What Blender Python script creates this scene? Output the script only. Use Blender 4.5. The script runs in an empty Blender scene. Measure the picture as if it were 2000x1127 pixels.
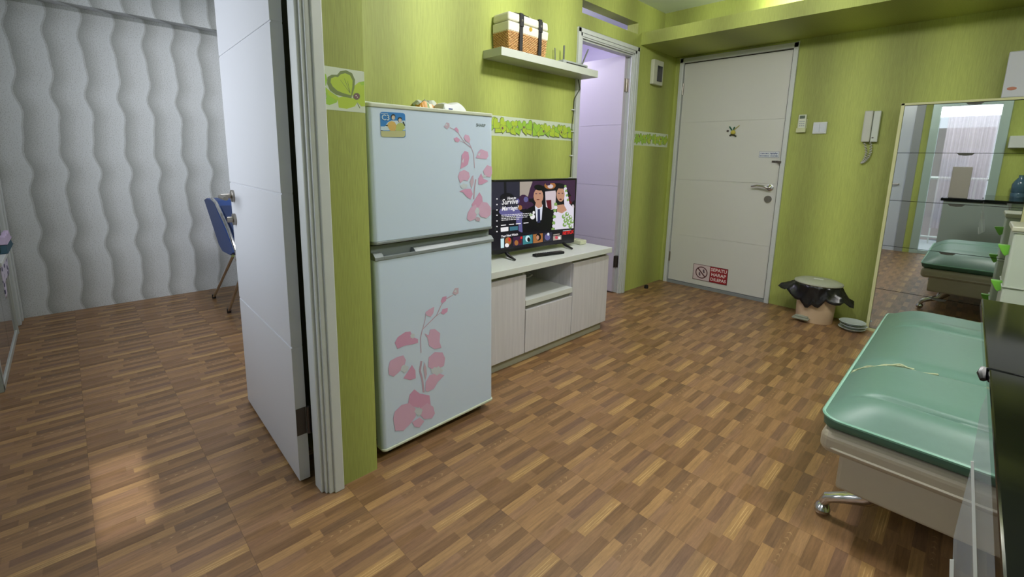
import bpy, bmesh, math, random
from mathutils import Vector, Matrix, Euler
random.seed(7)
SC = bpy.context.scene
COL = SC.collection
# ------------------------------------------------------------------ camera
RT = Vector((0.6981548, 0.7156591, 0.0202942)).normalized()
UP = Vector((-0.1362757, 0.1050081, 0.9850900)).normalized()
FW = Vector((-0.7028576, 0.6905109, -0.1708388)).normalized()
FPX, CX, CY, CZ = 888.04, 1000.0, 464.8, 1.15
cam_d = bpy.data.cameras.new('camera'); cam = bpy.data.objects.new('camera', cam_d); COL.objects.link(cam)
cam_d.sensor_width = 36.0; cam_d.lens = FPX * 36 / 2000.0
cam_d.shift_x = 0.0; cam_d.shift_y = -(563.5 - CY) / 2000.0
cam_d.clip_start = 0.02; cam_d.clip_end = 60
cam.matrix_world = Matrix(((RT.x, UP.x, -FW.x, 0), (RT.y, UP.y, -FW.y, 0), (RT.z, UP.z, -FW.z, CZ), (0, 0, 0, 1)))
SC.camera = cam
# ------------------------------------------------------------------ exposure, world
SC.view_settings.view_transform = 'Standard'
SC.view_settings.look = 'None'
SC.view_settings.exposure = 0.0
SC.view_settings.gamma = 1.0
SC.view_settings.use_curve_mapping = False
w = bpy.data.worlds.new('world'); SC.world = w; w.use_nodes = True
w.node_tree.nodes['Background'].inputs[0].default_value = (0.80, 0.88, 1.0, 1)
w.node_tree.nodes['Background'].inputs[1].default_value = 1.6

def area(name, loc, rot, sx, sy, power, color=(1, 1, 1), spread=180):
    l = bpy.data.lights.new(name, 'AREA'); l.shape = 'RECTANGLE'; l.size = sx; l.size_y = sy
    l.energy = power; l.color = color; l.spread = math.radians(spread)
    o = bpy.data.objects.new(name, l); COL.objects.link(o); o.location = loc
    o.rotation_euler = [math.radians(a) for a in rot]
    return o
def bulb(name, loc, power, color, radius):
    l = bpy.data.lights.new(name, 'POINT'); l.energy = power; l.color = color; l.shadow_soft_size = radius
    o = bpy.data.objects.new(name, l); COL.objects.link(o); o.location = loc
    return o
# daylight arriving through the glass door behind the camera (just outside the pane)
area('daylight', (-0.20, -1.15, 2.25), (52, 0, 0), 1.6, 0.9, 75, (0.92, 0.96, 1.0))
# main ceiling lamp, its light
bulb('ceiling_lamp_light', (-1.0, 1.9, 2.25), 52, (1.0, 0.98, 0.95), 0.06)
area('added_fill_light', (0.5, 1.6, 2.36), (0, 0, 0), 0.5, 0.5, 28, (1.0, 0.99, 0.96))  # added fill without a known source, lifts the living room
# lamp by the entrance, above the soffit
bulb('entrance_lamp_light', (-1.05, 3.68, 2.31), 7.0, (1.0, 0.98, 0.90), 0.03)
# bedroom: daylight through its window, plus an added overhead fill lamp
area('bedroom_daylight', (-2.45, -0.46, 1.45), (90, 0, 0), 1.25, 1.1, 17, (0.93, 0.95, 1.0))
area('bedroom_fill_light', (-3.3, 0.9, 2.36), (0, 0, 0), 0.3, 0.3, 14, (0.96, 0.97, 1.0))
bulb('bathroom_lamp_light', (-3.05, 2.75, 2.12), 17, (0.92, 0.88, 1.0), 0.05)
# added narrow overhead lamp, stands in for sunlight on the bedroom floor
area('floor_patch_light', (-1.91, 0.028, 2.05), (0, 0, 0), 0.48, 0.14, 0.16, (0.95, 0.97, 1.0), 2)

# ------------------------------------------------------------------ materials
def lin(h):
    h = h.lstrip('#'); c = [int(h[i:i + 2], 16) / 255 for i in (0, 2, 4)]
    return tuple((x / 12.92 if x <= 0.04045 else ((x + 0.055) / 1.055) ** 2.4) for x in c) + (1.0,)

class NT:
    def __init__(s, m): s.t = m.node_tree; s.n = s.t.nodes; s.l = s.t.links
    def add(s, kind, **kw):
        nd = s.n.new(kind)
        for k, v in kw.items():
            if k.startswith('i_'): nd.inputs[k[2:].replace('_', ' ')].default_value = v
            else: setattr(nd, k, v)
        return nd
    def math(s, op, a, b=None, c=None):
        nd = s.n.new('ShaderNodeMath'); nd.operation = op
        for i, v in enumerate((a, b, c)):
            if v is None: continue
            if hasattr(v, 'links'): s.l.new(v, nd.inputs[i])
            else: nd.inputs[i].default_value = v
        return nd.outputs[0]
    def mix(s, fac, a, b, mode='MIX'):
        nd = s.n.new('ShaderNodeMix'); nd.data_type = 'RGBA'; nd.blend_type = mode
        for sock, v in ((nd.inputs['Factor'], fac), (nd.inputs['A'], a), (nd.inputs['B'], b)):
            if hasattr(v, 'links'): s.l.new(v, sock)
            else: sock.default_value = v
        # the RGBA sockets share names with float ones: fetch by type
        return nd
def rgba_mix(nt, fac, a, b, mode='MIX'):
    nd = nt.n.new('ShaderNodeMix'); nd.data_type = 'RGBA'; nd.blend_type = mode
    fs = nd.inputs[0]; A = nd.inputs[6]; B = nd.inputs[7]
    for sock, v in ((fs, fac), (A, a), (B, b)):
        if hasattr(v, 'links'): nt.l.new(v, sock)
        else: sock.default_value = v
    return nd.outputs[2]

MATS = {}
def mat(name, col='#cccccc', rough=0.5, metal=0.0, spec=0.5, trans=0.0, emit=None, estr=0.0, coat=0.0, noise=0.0, nscale=40, bump=0.0):
    if name in MATS: return MATS[name]
    m = bpy.data.materials.new(name); m.use_nodes = True
    b = m.node_tree.nodes['Principled BSDF']
    b.inputs['Base Color'].default_value = lin(col); b.inputs['Roughness'].default_value = rough
    b.inputs['Metallic'].default_value = metal; b.inputs['Specular IOR Level'].default_value = spec
    b.inputs['Transmission Weight'].default_value = trans; b.inputs['Coat Weight'].default_value = coat
    if emit: b.inputs['Emission Color'].default_value = lin(emit); b.inputs['Emission Strength'].default_value = estr
    if noise or bump:
        nt = NT(m); g = nt.add('ShaderNodeNewGeometry'); n = nt.add('ShaderNodeTexNoise'); n.inputs['Scale'].default_value = nscale
        n.inputs['Detail'].default_value = 4
        nt.l.new(g.outputs['Position'], n.inputs['Vector'])
        if noise:
            f = nt.math('MULTIPLY_ADD', n.outputs['Fac'], noise, 1 - noise / 2)
            c = rgba_mix(nt, 1.0, lin(col), (1, 1, 1, 1), 'MULTIPLY')
            cm = nt.n.new('ShaderNodeCombineColor')
            for i in range(3): nt.l.new(f, cm.inputs[i])
            mx = c.node; nt.l.new(cm.outputs[0], mx.inputs[7]); nt.l.new(c, b.inputs['Base Color'])
        if bump:
            bp = nt.add('ShaderNodeBump'); bp.inputs['Strength'].default_value = bump; bp.inputs['Distance'].default_value = 0.002
            nt.l.new(n.outputs['Fac'], bp.inputs['Height']); nt.l.new(bp.outputs[0], b.inputs['Normal'])
    MATS[name] = m
    return m

def green_wallpaper(name, axis, phase, period=0.55):
    """ribbed green wallpaper with a soft two-tone vertical stripe printed on it"""
    m = bpy.data.materials.new(name); m.use_nodes = True; nt = NT(m); b = nt.n['Principled BSDF']
    g = nt.add('ShaderNodeNewGeometry'); sp = nt.add('ShaderNodeSeparateXYZ'); nt.l.new(g.outputs['Position'], sp.inputs[0])
    c = sp.outputs[axis]
    nz = nt.add('ShaderNodeTexNoise'); nz.inputs['Scale'].default_value = 2.0; nt.l.new(g.outputs['Position'], nz.inputs['Vector'])
    cc = nt.math('ADD', c, nt.math('MULTIPLY', nz.outputs['Fac'], 0.06))
    s = nt.math('SINE', nt.math('MULTIPLY', nt.math('SUBTRACT', cc, phase), 2 * math.pi / period))
    f = nt.math('MULTIPLY_ADD', s, 0.5, 0.5)
    base = rgba_mix(nt, f, lin('#8d9550'), lin('#adb862'))
    # fine vertical ribs
    rib = nt.math('SINE', nt.math('MULTIPLY', c, 2 * math.pi / 0.0052))
    n2 = nt.add('ShaderNodeTexNoise'); mp = nt.add('ShaderNodeMapping'); sc = [260, 260, 14]; mp.inputs['Scale'].default_value = sc
    nt.l.new(g.outputs['Position'], mp.inputs[0]); nt.l.new(mp.outputs[0], n2.inputs['Vector']); n2.inputs['Scale'].default_value = 1.0
    v = nt.math('ADD', nt.math('MULTIPLY', rib, 0.05), nt.math('MULTIPLY', nt.math('SUBTRACT', n2.outputs['Fac'], 0.5), 0.45))
    v = nt.math('ADD', v, 1.0)
    cm = nt.n.new('ShaderNodeCombineColor')
    for i in range(3): nt.l.new(v, cm.inputs[i])
    col = rgba_mix(nt, 1.0, base, cm.outputs[0], 'MULTIPLY')
    nt.l.new(col, b.inputs['Base Color']); b.inputs['Roughness'].default_value = 0.55; b.inputs['Specular IOR Level'].default_value = 0.3
    bp = nt.add('ShaderNodeBump'); bp.inputs['Strength'].default_value = 0.25; bp.inputs['Distance'].default_value = 0.001
    nt.l.new(v, bp.inputs['Height']); nt.l.new(bp.outputs[0], b.inputs['Normal'])
    MATS[name] = m; return m
GW_Y = green_wallpaper('green_wallpaper_y', 1, 1.30)
GW_X = green_wallpaper('green_wallpaper_x', 0, -0.81, 0.49)

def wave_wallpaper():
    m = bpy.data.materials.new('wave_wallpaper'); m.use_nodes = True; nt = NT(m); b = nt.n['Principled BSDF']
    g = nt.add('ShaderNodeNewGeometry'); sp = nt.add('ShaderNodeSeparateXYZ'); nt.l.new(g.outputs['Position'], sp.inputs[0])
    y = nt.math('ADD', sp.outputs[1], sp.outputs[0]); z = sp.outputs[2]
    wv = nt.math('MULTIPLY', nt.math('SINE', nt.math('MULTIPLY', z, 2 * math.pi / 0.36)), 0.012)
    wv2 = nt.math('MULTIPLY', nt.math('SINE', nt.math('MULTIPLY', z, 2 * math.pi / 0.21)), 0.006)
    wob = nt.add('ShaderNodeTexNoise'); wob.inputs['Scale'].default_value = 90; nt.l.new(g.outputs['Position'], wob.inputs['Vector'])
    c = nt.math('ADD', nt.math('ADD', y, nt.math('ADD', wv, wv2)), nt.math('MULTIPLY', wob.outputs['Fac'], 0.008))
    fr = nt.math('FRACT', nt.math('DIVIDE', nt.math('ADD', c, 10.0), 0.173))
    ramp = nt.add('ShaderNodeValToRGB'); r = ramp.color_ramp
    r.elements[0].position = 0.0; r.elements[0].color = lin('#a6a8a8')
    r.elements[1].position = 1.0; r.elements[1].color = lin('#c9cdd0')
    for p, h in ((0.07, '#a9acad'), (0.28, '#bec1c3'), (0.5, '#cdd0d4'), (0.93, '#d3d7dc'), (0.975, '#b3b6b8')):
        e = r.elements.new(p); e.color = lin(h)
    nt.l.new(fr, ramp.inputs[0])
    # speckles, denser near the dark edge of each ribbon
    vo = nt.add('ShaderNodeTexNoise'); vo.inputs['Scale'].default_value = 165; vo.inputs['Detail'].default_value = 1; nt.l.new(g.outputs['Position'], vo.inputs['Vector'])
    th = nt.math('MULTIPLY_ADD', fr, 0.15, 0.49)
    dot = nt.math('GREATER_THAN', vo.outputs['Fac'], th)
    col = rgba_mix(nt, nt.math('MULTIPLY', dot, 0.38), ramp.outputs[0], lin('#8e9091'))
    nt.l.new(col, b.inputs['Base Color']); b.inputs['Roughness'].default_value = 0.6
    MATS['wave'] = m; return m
WAVE = wave_wallpaper()

def tile_material():
    """vinyl floor tile: printed strip colours from the mesh, grain along Y"""
    m = bpy.data.materials.new('vinyl_parquet_print'); m.use_nodes = True; nt = NT(m); b = nt.n['Principled BSDF']
    at = nt.add('ShaderNodeAttribute'); at.attribute_name = 'Col'
    g = nt.add('ShaderNodeNewGeometry'); mp = nt.add('ShaderNodeMapping'); mp.inputs['Scale'].default_value = (130, 9, 1)
    nt.l.new(g.outputs['Position'], mp.inputs[0])
    n1 = nt.add('ShaderNodeTexNoise'); n1.inputs['Scale'].default_value = 1.0; n1.inputs['Detail'].default_value = 5; n1.inputs['Distortion'].default_value = 0.6
    nt.l.new(mp.outputs[0], n1.inputs['Vector'])
    mp2 = nt.add('ShaderNodeMapping'); mp2.inputs['Scale'].default_value = (420, 60, 1); nt.l.new(g.outputs['Position'], mp2.inputs[0])
    n2 = nt.add('ShaderNodeTexNoise'); n2.inputs['Scale'].default_value = 1.0; nt.l.new(mp2.outputs[0], n2.inputs['Vector'])
    oi = nt.add('ShaderNodeObjectInfo')
    v = nt.math('ADD', nt.math('MULTIPLY_ADD', n1.outputs['Fac'], 1.05, 0.50), nt.math('MULTIPLY', nt.math('SUBTRACT', n2.outputs['Fac'], 0.5), 0.35))
    v = nt.math('MULTIPLY', v, nt.math('MULTIPLY_ADD', oi.outputs['Random'], 0.10, 0.95))
    cm = nt.n.new('ShaderNodeCombineColor')
    for i in range(3): nt.l.new(v, cm.inputs[i])
    col = rgba_mix(nt, 1.0, at.outputs['Color'], cm.outputs[0], 'MULTIPLY')
    nt.l.new(col, b.inputs['Base Color'])
    rr = nt.math('MULTIPLY_ADD', n2.outputs['Fac'], 0.15, 0.30); nt.l.new(rr, b.inputs['Roughness'])
    b.inputs['Specular IOR Level'].default_value = 0.45
    bp = nt.add('ShaderNodeBump'); bp.inputs['Strength'].default_value = 0.18; bp.inputs['Distance'].default_value = 0.0006
    nt.l.new(n2.outputs['Fac'], bp.inputs['Height']); nt.l.new(bp.outputs[0], b.inputs['Normal'])
    MATS['tile'] = m; return m
TILE = tile_material()

def wood_white(name, c1, c2, axis_scale=(60, 60, 3), rough=0.45):
    m = bpy.data.materials.new(name); m.use_nodes = True; nt = NT(m); b = nt.n['Principled BSDF']
    g = nt.add('ShaderNodeNewGeometry'); mp = nt.add('ShaderNodeMapping'); mp.inputs['Scale'].default_value = axis_scale
    nt.l.new(g.outputs['Position'], mp.inputs[0]); n = nt.add('ShaderNodeTexNoise'); n.inputs['Scale'].default_value = 1.0; n.inputs['Detail'].default_value = 3
    nt.l.new(mp.outputs[0], n.inputs['Vector'])
    nt.l.new(rgba_mix(nt, n.outputs['Fac'], lin(c1), lin(c2)), b.inputs['Base Color']); b.inputs['Roughness'].default_value = rough
    MATS[name] = m; return m
LAM = wood_white('pale_laminate', '#b9b7bf', '#d6d4da')
def weave_material():
    m = bpy.data.materials.new('rattan'); m.use_nodes = True; nt = NT(m); b = nt.n['Principled BSDF']
    oi = nt.add('ShaderNodeNewGeometry'); n = nt.add('ShaderNodeTexNoise'); n.inputs['Scale'].default_value = 120; nt.l.new(oi.outputs['Position'], n.inputs['Vector'])
    nt.l.new(rgba_mix(nt, n.outputs['Fac'], lin('#a06c30'), lin('#e8bd7c')), b.inputs['Base Color']); b.inputs['Roughness'].default_value = 0.6
    MATS['rattan'] = m; return m
RATTAN = weave_material()
def vinyl_green():
    m = mat('green_leather', '#597a6d', 0.42, spec=0.5, noise=0.10, nscale=60, bump=0.10); return m
def curtain_material():
    m = bpy.data.materials.new('sheer_curtain'); m.use_nodes = True; nt = NT(m); nt.n.remove(nt.n['Principled BSDF'])
    out = nt.n['Material Output']; tr = nt.add('ShaderNodeBsdfTransparent'); di = nt.add('ShaderNodeBsdfTranslucent'); df = nt.add('ShaderNodeBsdfDiffuse')
    di.inputs[0].default_value = lin('#c9bfc6'); df.inputs[0].default_value = lin('#b9aeb6')
    a = nt.add('ShaderNodeMixShader'); nt.l.new(di.outputs[0], a.inputs[1]); nt.l.new(df.outputs[0], a.inputs[2]); a.inputs[0].default_value = 0.5
    c = nt.add('ShaderNodeMixShader'); nt.l.new(tr.outputs[0], c.inputs[1]); nt.l.new(a.outputs[0], c.inputs[2]); c.inputs[0].default_value = 0.68
    nt.l.new(c.outputs[0], out.inputs[0]); MATS['curtain'] = m; return m
CURT = curtain_material()
def film_material(name, tint, amount, rough=0.05):
    """clear sheet: mostly transparent, a little whitish scatter and gloss"""
    m = bpy.data.materials.new(name); m.use_nodes = True; nt = NT(m); nt.n.remove(nt.n['Principled BSDF'])
    out = nt.n['Material Output']; tr = nt.add('ShaderNodeBsdfTransparent'); df = nt.add('ShaderNodeBsdfDiffuse'); gl = nt.add('ShaderNodeBsdfGlossy')
    df.inputs[0].default_value = lin(tint); gl.inputs['Roughness'].default_value = rough
    a = nt.add('ShaderNodeMixShader'); a.inputs[0].default_value = amount; nt.l.new(tr.outputs[0], a.inputs[1]); nt.l.new(df.outputs[0], a.inputs[2])
    c = nt.add('ShaderNodeMixShader'); c.inputs[0].default_value = 0.06; nt.l.new(a.outputs[0], c.inputs[1]); nt.l.new(gl.outputs[0], c.inputs[2])
    nt.l.new(c.outputs[0], out.inputs[0]); MATS[name] = m; return m
FILM = film_material('clear_plastic', '#d9dee2', 0.24)
GLASS = film_material('window_glass', '#e8f0f4', 0.04)

WHITE_P = mat('white_paint', '#bfc2c8', 0.35, noise=0.03, nscale=3)
DOORW = mat('white_door_paint', '#c6c7c2', 0.38, noise=0.04, nscale=4)
CASING = mat('white_casing', '#bfc4c4', 0.4, noise=0.06, nscale=25)
DARKGAP = mat('dark_gap', '#1c1613', 0.8)
STEEL = mat('brushed_steel', '#9c978f', 0.32, metal=1.0)
CHROME = mat('chrome', '#c8c8ca', 0.12, metal=1.0)
DARKSTEEL = mat('dull_steel', '#5b5552', 0.45, metal=0.8)
BLACKP = mat('black_plastic', '#101114', 0.35)
WHITEPL = mat('white_plastic', '#c9cccb', 0.35)
CREAMPL = mat('cream_plastic', '#bfc0ac', 0.4)
CEIL = mat('ceiling_paint', '#e2e9f0', 0.8, noise=0.03, nscale=2)

# ------------------------------------------------------------------ mesh helpers
def ray(x, y):
    return RT * ((x - CX) / FPX) - UP * ((y - CY) / FPX) + FW
def pt(ax, val, x, y):
    """the point of the plane (axis ax = val) seen at photo position x, y"""
    r = ray(x, y); c = Vector((0, 0, CZ)); return c + r * ((val - c[ax]) / r[ax])

class MB:
    def __init__(s): s.v = []; s.f = []; s.m = []; s.sm = []
    def add(s, vs, fs, mi=0, smooth=False):
        o = len(s.v); s.v += [Vector(v) for v in vs]
        for f in fs: s.f.append([i + o for i in f]); s.m.append(mi); s.sm.append(smooth)
        return s
    def box(s, x0, x1, y0, y1, z0, z1, mi=0, M=None):
        if x0 > x1: x0, x1 = x1, x0
        if y0 > y1: y0, y1 = y1, y0
        if z0 > z1: z0, z1 = z1, z0
        vs = [Vector((x, y, z)) for x in (x0, x1) for y in (y0, y1) for z in (z0, z1)]
        if M is not None: vs = [M @ v for v in vs]
        return s.add(vs, [(0, 1, 3, 2), (4, 6, 7, 5), (0, 4, 5, 1), (2, 3, 7, 6), (0, 2, 6, 4), (1, 5, 7, 3)], mi)
    def cyl(s, p0, p1, r0, r1=None, n=16, mi=0, caps=True, smooth=True):
        p0 = Vector(p0); p1 = Vector(p1); r1 = r0 if r1 is None else r1
        d = (p1 - p0).normalized(); a = d.orthogonal().normalized(); b = d.cross(a)
        ring = lambda p, r: [p + a * math.cos(2 * math.pi * i / n) * r + b * math.sin(2 * math.pi * i / n) * r for i in range(n)]
        vs = ring(p0, r0) + ring(p1, r1)
        s.add(vs, [(i, (i + 1) % n, n + (i + 1) % n, n + i) for i in range(n)], mi, smooth)
        if caps: s.add(ring(p0, r0), [list(range(n))[::-1]], mi); s.add(ring(p1, r1), [list(range(n))], mi)
        return s
    def tube(s, pts, r, n=8, mi=0):
        pts = [Vector(p) for p in pts]; rs = r if isinstance(r, (list, tuple)) else [r] * len(pts)
        rings = []; prev = None
        for i, p in enumerate(pts):
            d = (pts[min(i + 1, len(pts) - 1)] - pts[max(i - 1, 0)]).normalized()
            a = d.orthogonal().normalized() if prev is None else (prev - d * prev.dot(d)).normalized()
            prev = a; b = d.cross(a)
            rings.append([p + (a * math.cos(2 * math.pi * k / n) + b * math.sin(2 * math.pi * k / n)) * rs[i] for k in range(n)])
        vs = [v for rg in rings for v in rg]; fs = []
        for i in range(len(rings) - 1):
            for k in range(n): fs.append((i * n + k, i * n + (k + 1) % n, (i + 1) * n + (k + 1) % n, (i + 1) * n + k))
        s.add(vs, fs, mi, True); s.add(rings[0], [list(range(n))[::-1]], mi); s.add(rings[-1], [list(range(n))], mi)
        return s
    def lathe(s, c, prof, n=32, mi=0, sx=1.0, sy=1.0, smooth=True):
        c = Vector(c); vs = []; fs = []
        for r, z in prof:
            for k in range(n):
                a = 2 * math.pi * k / n; vs.append(c + Vector((math.cos(a) * r * sx, math.sin(a) * r * sy, z)))
        for i in range(len(prof) - 1):
            for k in range(n): fs.append((i * n + k, i * n + (k + 1) % n, (i + 1) * n + (k + 1) % n, (i + 1) * n + k))
        s.add(vs, fs, mi, smooth); L = len(prof)
        if prof[0][0] > 1e-5: s.add(vs[:n], [list(range(n))[::-1]], mi)
        if prof[-1][0] > 1e-5: s.add(vs[(L - 1) * n:], [list(range(n))], mi)
        return s
    def prism(s, poly, d, mi=0):
        """polygon (3d points) pushed along vector d"""
        poly = [Vector(p) for p in poly]; d = Vector(d); n = len(poly)
        s.add(poly + [p + d for p in poly], [list(range(n))[::-1], list(range(n, 2 * n))] + [(i, (i + 1) % n, n + (i + 1) % n, n + i) for i in range(n)], mi)
        return s
    def flat(s, poly, mi=0): return s.add(poly, [list(range(len(poly)))], mi)
    def grid(s, P, mi=0, smooth=True, closed_u=False):
        """P[i][j] points"""
        ni = len(P); nj = len(P[0]); vs = [p for row in P for p in row]; fs = []
        for i in range(ni - 1 + (1 if closed_u else 0)):
            for j in range(nj - 1):
                i2 = (i + 1) % ni; fs.append((i * nj + j, i2 * nj + j, i2 * nj + j + 1, i * nj + j + 1))
        return s.add(vs, fs, mi, smooth)
    def build(s, name, mats, parent=None, bevel=0.0, seg=2, sub=0, mode='world', recalc=True, angle=35, solid=0.0):
        me = bpy.data.meshes.new(name)
        vs = s.v
        if parent is not None and mode == 'world':
            inv = ABS[parent.name].inverted(); vs = [inv @ v for v in vs]
        elif parent is not None and mode == 'shift':
            t = ABS[parent.name].translation; vs = [v - t for v in vs]
        me.from_pydata([tuple(v) for v in vs], [], s.f)
        if not isinstance(mats, (list, tuple)): mats = [mats]
        for m in mats: me.materials.append(m)
        for p, mi, sm in zip(me.polygons, s.m, s.sm): p.material_index = mi; p.use_smooth = sm
        if recalc:
            bm = bmesh.new(); bm.from_mesh(me); bmesh.ops.remove_doubles(bm, verts=bm.verts, dist=1e-6)
            bmesh.ops.recalc_face_normals(bm, faces=bm.faces); bm.to_mesh(me); bm.free()
        if any(s.sm): me.set_sharp_from_angle(angle=math.radians(angle))
        o = bpy.data.objects.new(name, me); COL.objects.link(o)
        if parent is not None:
            o.parent = parent; ABS[o.name] = ABS[parent.name].copy()
        else: ABS[o.name] = Matrix.Identity(4)
        if solid: md = o.modifiers.new('thickness', 'SOLIDIFY'); md.thickness = solid; md.offset = 0
        if bevel:
            md = o.modifiers.new('bevel', 'BEVEL'); md.width = bevel; md.segments = seg; md.limit_method = 'ANGLE'; md.angle_limit = math.radians(40)
            md.harden_normals = False
        if sub: md = o.modifiers.new('sub', 'SUBSURF'); md.levels = sub; md.render_levels = sub
        return o
ABS = {}
def tag(o, label=None, cat=None, group=None, kind=None):
    if label: o['label'] = label
    if cat: o['category'] = cat
    if group: o['group'] = group
    if kind: o['kind'] = kind
    return o
def thing(name, loc, label, cat, group=None, rot=(0, 0, 0)):
    o = bpy.data.objects.new(name, None); o.empty_display_size = 0.05; COL.objects.link(o)
    o.location = loc; o.rotation_euler = [math.radians(a) for a in rot]
    ABS[o.name] = Matrix.Translation(Vector(loc)) @ Euler([math.radians(a) for a in rot]).to_matrix().to_4x4()
    return tag(o, label, cat, group)
def struct(o): o['kind'] = 'structure'; return o
def text(name, body, origin, xdir, ydir, size, m, parent, align='LEFT', shear=0.0, bold=0.0):
    c = bpy.data.curves.new(name, 'FONT'); c.body = body; c.size = size; c.align_x = align; c.align_y = 'CENTER'
    c.extrude = 0.0002; c.shear = shear; c.offset = bold; c.materials.append(m); c.resolution_u = 2
    tmp = bpy.data.objects.new(name, c); me = bpy.data.meshes.new_from_object(tmp); bpy.data.objects.remove(tmp)
    o = bpy.data.objects.new(name, me); COL.objects.link(o)
    x = Vector(xdir).normalized(); y = Vector(ydir).normalized(); z = x.cross(y)
    M = Matrix(((x.x, y.x, z.x, origin[0]), (x.y, y.y, z.y, origin[1]), (x.z, y.z, z.z, origin[2]), (0, 0, 0, 1)))
    o.parent = parent; o.matrix_local = ABS[parent.name].inverted() @ M
    ABS[o.name] = M
    return o
def face_poly(ax, val, pts, off=0.0, inv=None):
    out = []
    for x, y in pts:
        p = pt(ax, val, x, y); p[ax] += off; out.append(p)
    return out
def ellipse(cx, cy, rx, ry, n=16, rot=0):
    c, s_ = math.cos(rot), math.sin(rot)
    return [(cx + rx * math.cos(2 * math.pi * i / n) * c - ry * math.sin(2 * math.pi * i / n) * s_, cy + rx * math.cos(2 * math.pi * i / n) * s_ + ry * math.sin(2 * math.pi * i / n) * c) for i in range(n)]

# ------------------------------------------------------------------ setting
W, D, W2 = -2.098, 4.125, -1.427
BX = -4.479                                    # bedroom far wall
CZT = 2.415                                    # ceiling
YB = -0.22                                     # back wall of the living room
# floor slab and vinyl tiles
floor = struct(MB().box(-4.7, 1.5, -0.65, 4.4, -0.12, -0.0035).build('floor', mat('floor_base', '#4a3424', 0.8)))
TP = 0.3235
PRINT = [  # ten printed strips per tile; each: (end, colour) pieces from the tile's near edge
    [(0.55, '#b38f5f'), (1.0, '#66503f')],
    [(0.36, '#94745a'), (1.0, '#86684a')],
    [(0.62, '#9a7854'), (1.0, '#a98761')],
    [(0.52, '#a5825a'), (1.0, '#755a40')],
    [(0.40, '#8a6b4c'), (1.0, '#a07e58')],
    [(0.45, '#97765a'), (1.0, '#6f564a')],
    [(0.30, '#7d5e3c'), (1.0, '#957757')],
    [(0.36, '#84644a'), (1.0, '#b7945f')],
    [(0.66, '#8c6d4e'), (1.0, '#72563a')],
    [(0.48, '#705438'), (1.0, '#92724c')]]
def tile_mesh():
    me = bpy.data.meshes.new('tile'); vs = []; fs = []; cols = []
    g = 0.0002; sw = TP / 10; z = 0.0
    x_a, x_b = g, TP - g
    for i, col in enumerate(PRINT):
        x0 = max(i * sw, x_a); x1 = min((i + 1) * sw, x_b); y0 = g
        for e, h in col:
            y1 = min(e * TP, TP - g); o = len(vs)
            vs += [(x0, y0, z), (x1, y0, z), (x1, y1, z), (x0, y1, z)]; fs.append((o, o + 1, o + 2, o + 3)); cols.append(tuple((0.60 * a + 0.40 * b) * k for a, b, k in zip(lin(h), lin('#8c6b49'), (0.80, 0.77, 0.74, 1)))); y0 = y1
    def mark(q, h):
        o = len(vs); vs.extend([(a, b, 0.00008) for a, b in q]); fs.append(tuple(range(o, o + 4))); cols.append(tuple(c * 0.8 for c in lin(h)))
    for dx, e0, e1 in ((0.010, 0.42, 0.97), (0.019, 0.38, 0.90), (0.026, 0.55, 0.99)):      # bright streaks in the eighth strip
        mark([(7 * sw + dx, TP * e0), (7 * sw + dx + 0.0022, TP * (e0 + 0.04)), (7 * sw + dx + 0.0022, TP * e1), (7 * sw + dx, TP * (e1 - 0.05))], '#c4a06c')
    for k in range(6):                                                                     # small cathedral flecks in the second strip
        yk = TP * (0.40 + 0.09 * k); mark([(1.5 * sw - 0.004 - 0.001 * k, yk), (1.5 * sw, yk + 0.014), (1.5 * sw + 0.004 + 0.001 * k, yk), (1.5 * sw, yk + 0.006)], '#a58660')
    o = len(vs); vs += [(x_a, g, z), (x_b, g, z), (x_b, x_b, z), (x_a, x_b, z), (x_a, g, -0.003), (x_b, g, -0.003), (x_b, x_b, -0.003), (x_a, x_b, -0.003)]
    for a, b in ((0, 1), (1, 2), (2, 3), (3, 0)): fs.append((o + a, o + 4 + a, o + 4 + b, o + b)); cols.append(lin('#5a4230'))
    me.from_pydata(vs, [], fs); me.materials.append(TILE)
    ca = me.color_attributes.new('Col', 'FLOAT_COLOR', 'CORNER')
    for p, c in zip(me.polygons, cols):
        for li in p.loop_indices: ca.data[li].color = c
    return me
tm = tile_mesh(); X0 = -0.966; Y0 = 0.923; ntile = 0
for i in range(-12, 6):
    for j in range(-5, 11):
        x = X0 + i * TP; y = Y0 + j * TP; xm, ym = x + TP / 2, y + TP / 2
        if not (-4.55 < xm < 0.75 and -0.42 < ym < 4.2): continue
        if xm < -2.3 and ym > 1.2: continue
        if xm < -3.9 and ym < -0.55: continue
        t = bpy.data.objects.new('tile', tm); COL.objects.link(t); t.parent = floor; t.location = (x, y, 0.0); ntile += 1
print('tiles', ntile)

struct(MB().box(-4.7, 1.5, -0.5, 4.4, CZT, CZT + 0.1).build('ceiling', CEIL))
# TV wall (x = W), column by the bedroom door, slot above the bathroom door
wl = MB()
wl.box(W - 0.099, W, 0.722, 2.70, 0, CZT)
wl.box(W - 0.099, W, 3.43, D + 0.1, 0, 2.165)
wl.box(W - 0.099, W, 2.70, 3.43, 2.03, 2.165)
wl.box(W - 0.10, W, 2.70, 3.44, 2.25, CZT).box(W - 0.10, W, 3.44, D + 0.1, 2.165, CZT)
wl.box(W - 0.099, W2, 0.588, 0.722, 0, CZT)
wl.box(-1.53, W2, YB, 0.588, 2.10, CZT)
struct(wl.build('wall_left', GW_Y, bevel=0))
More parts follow.
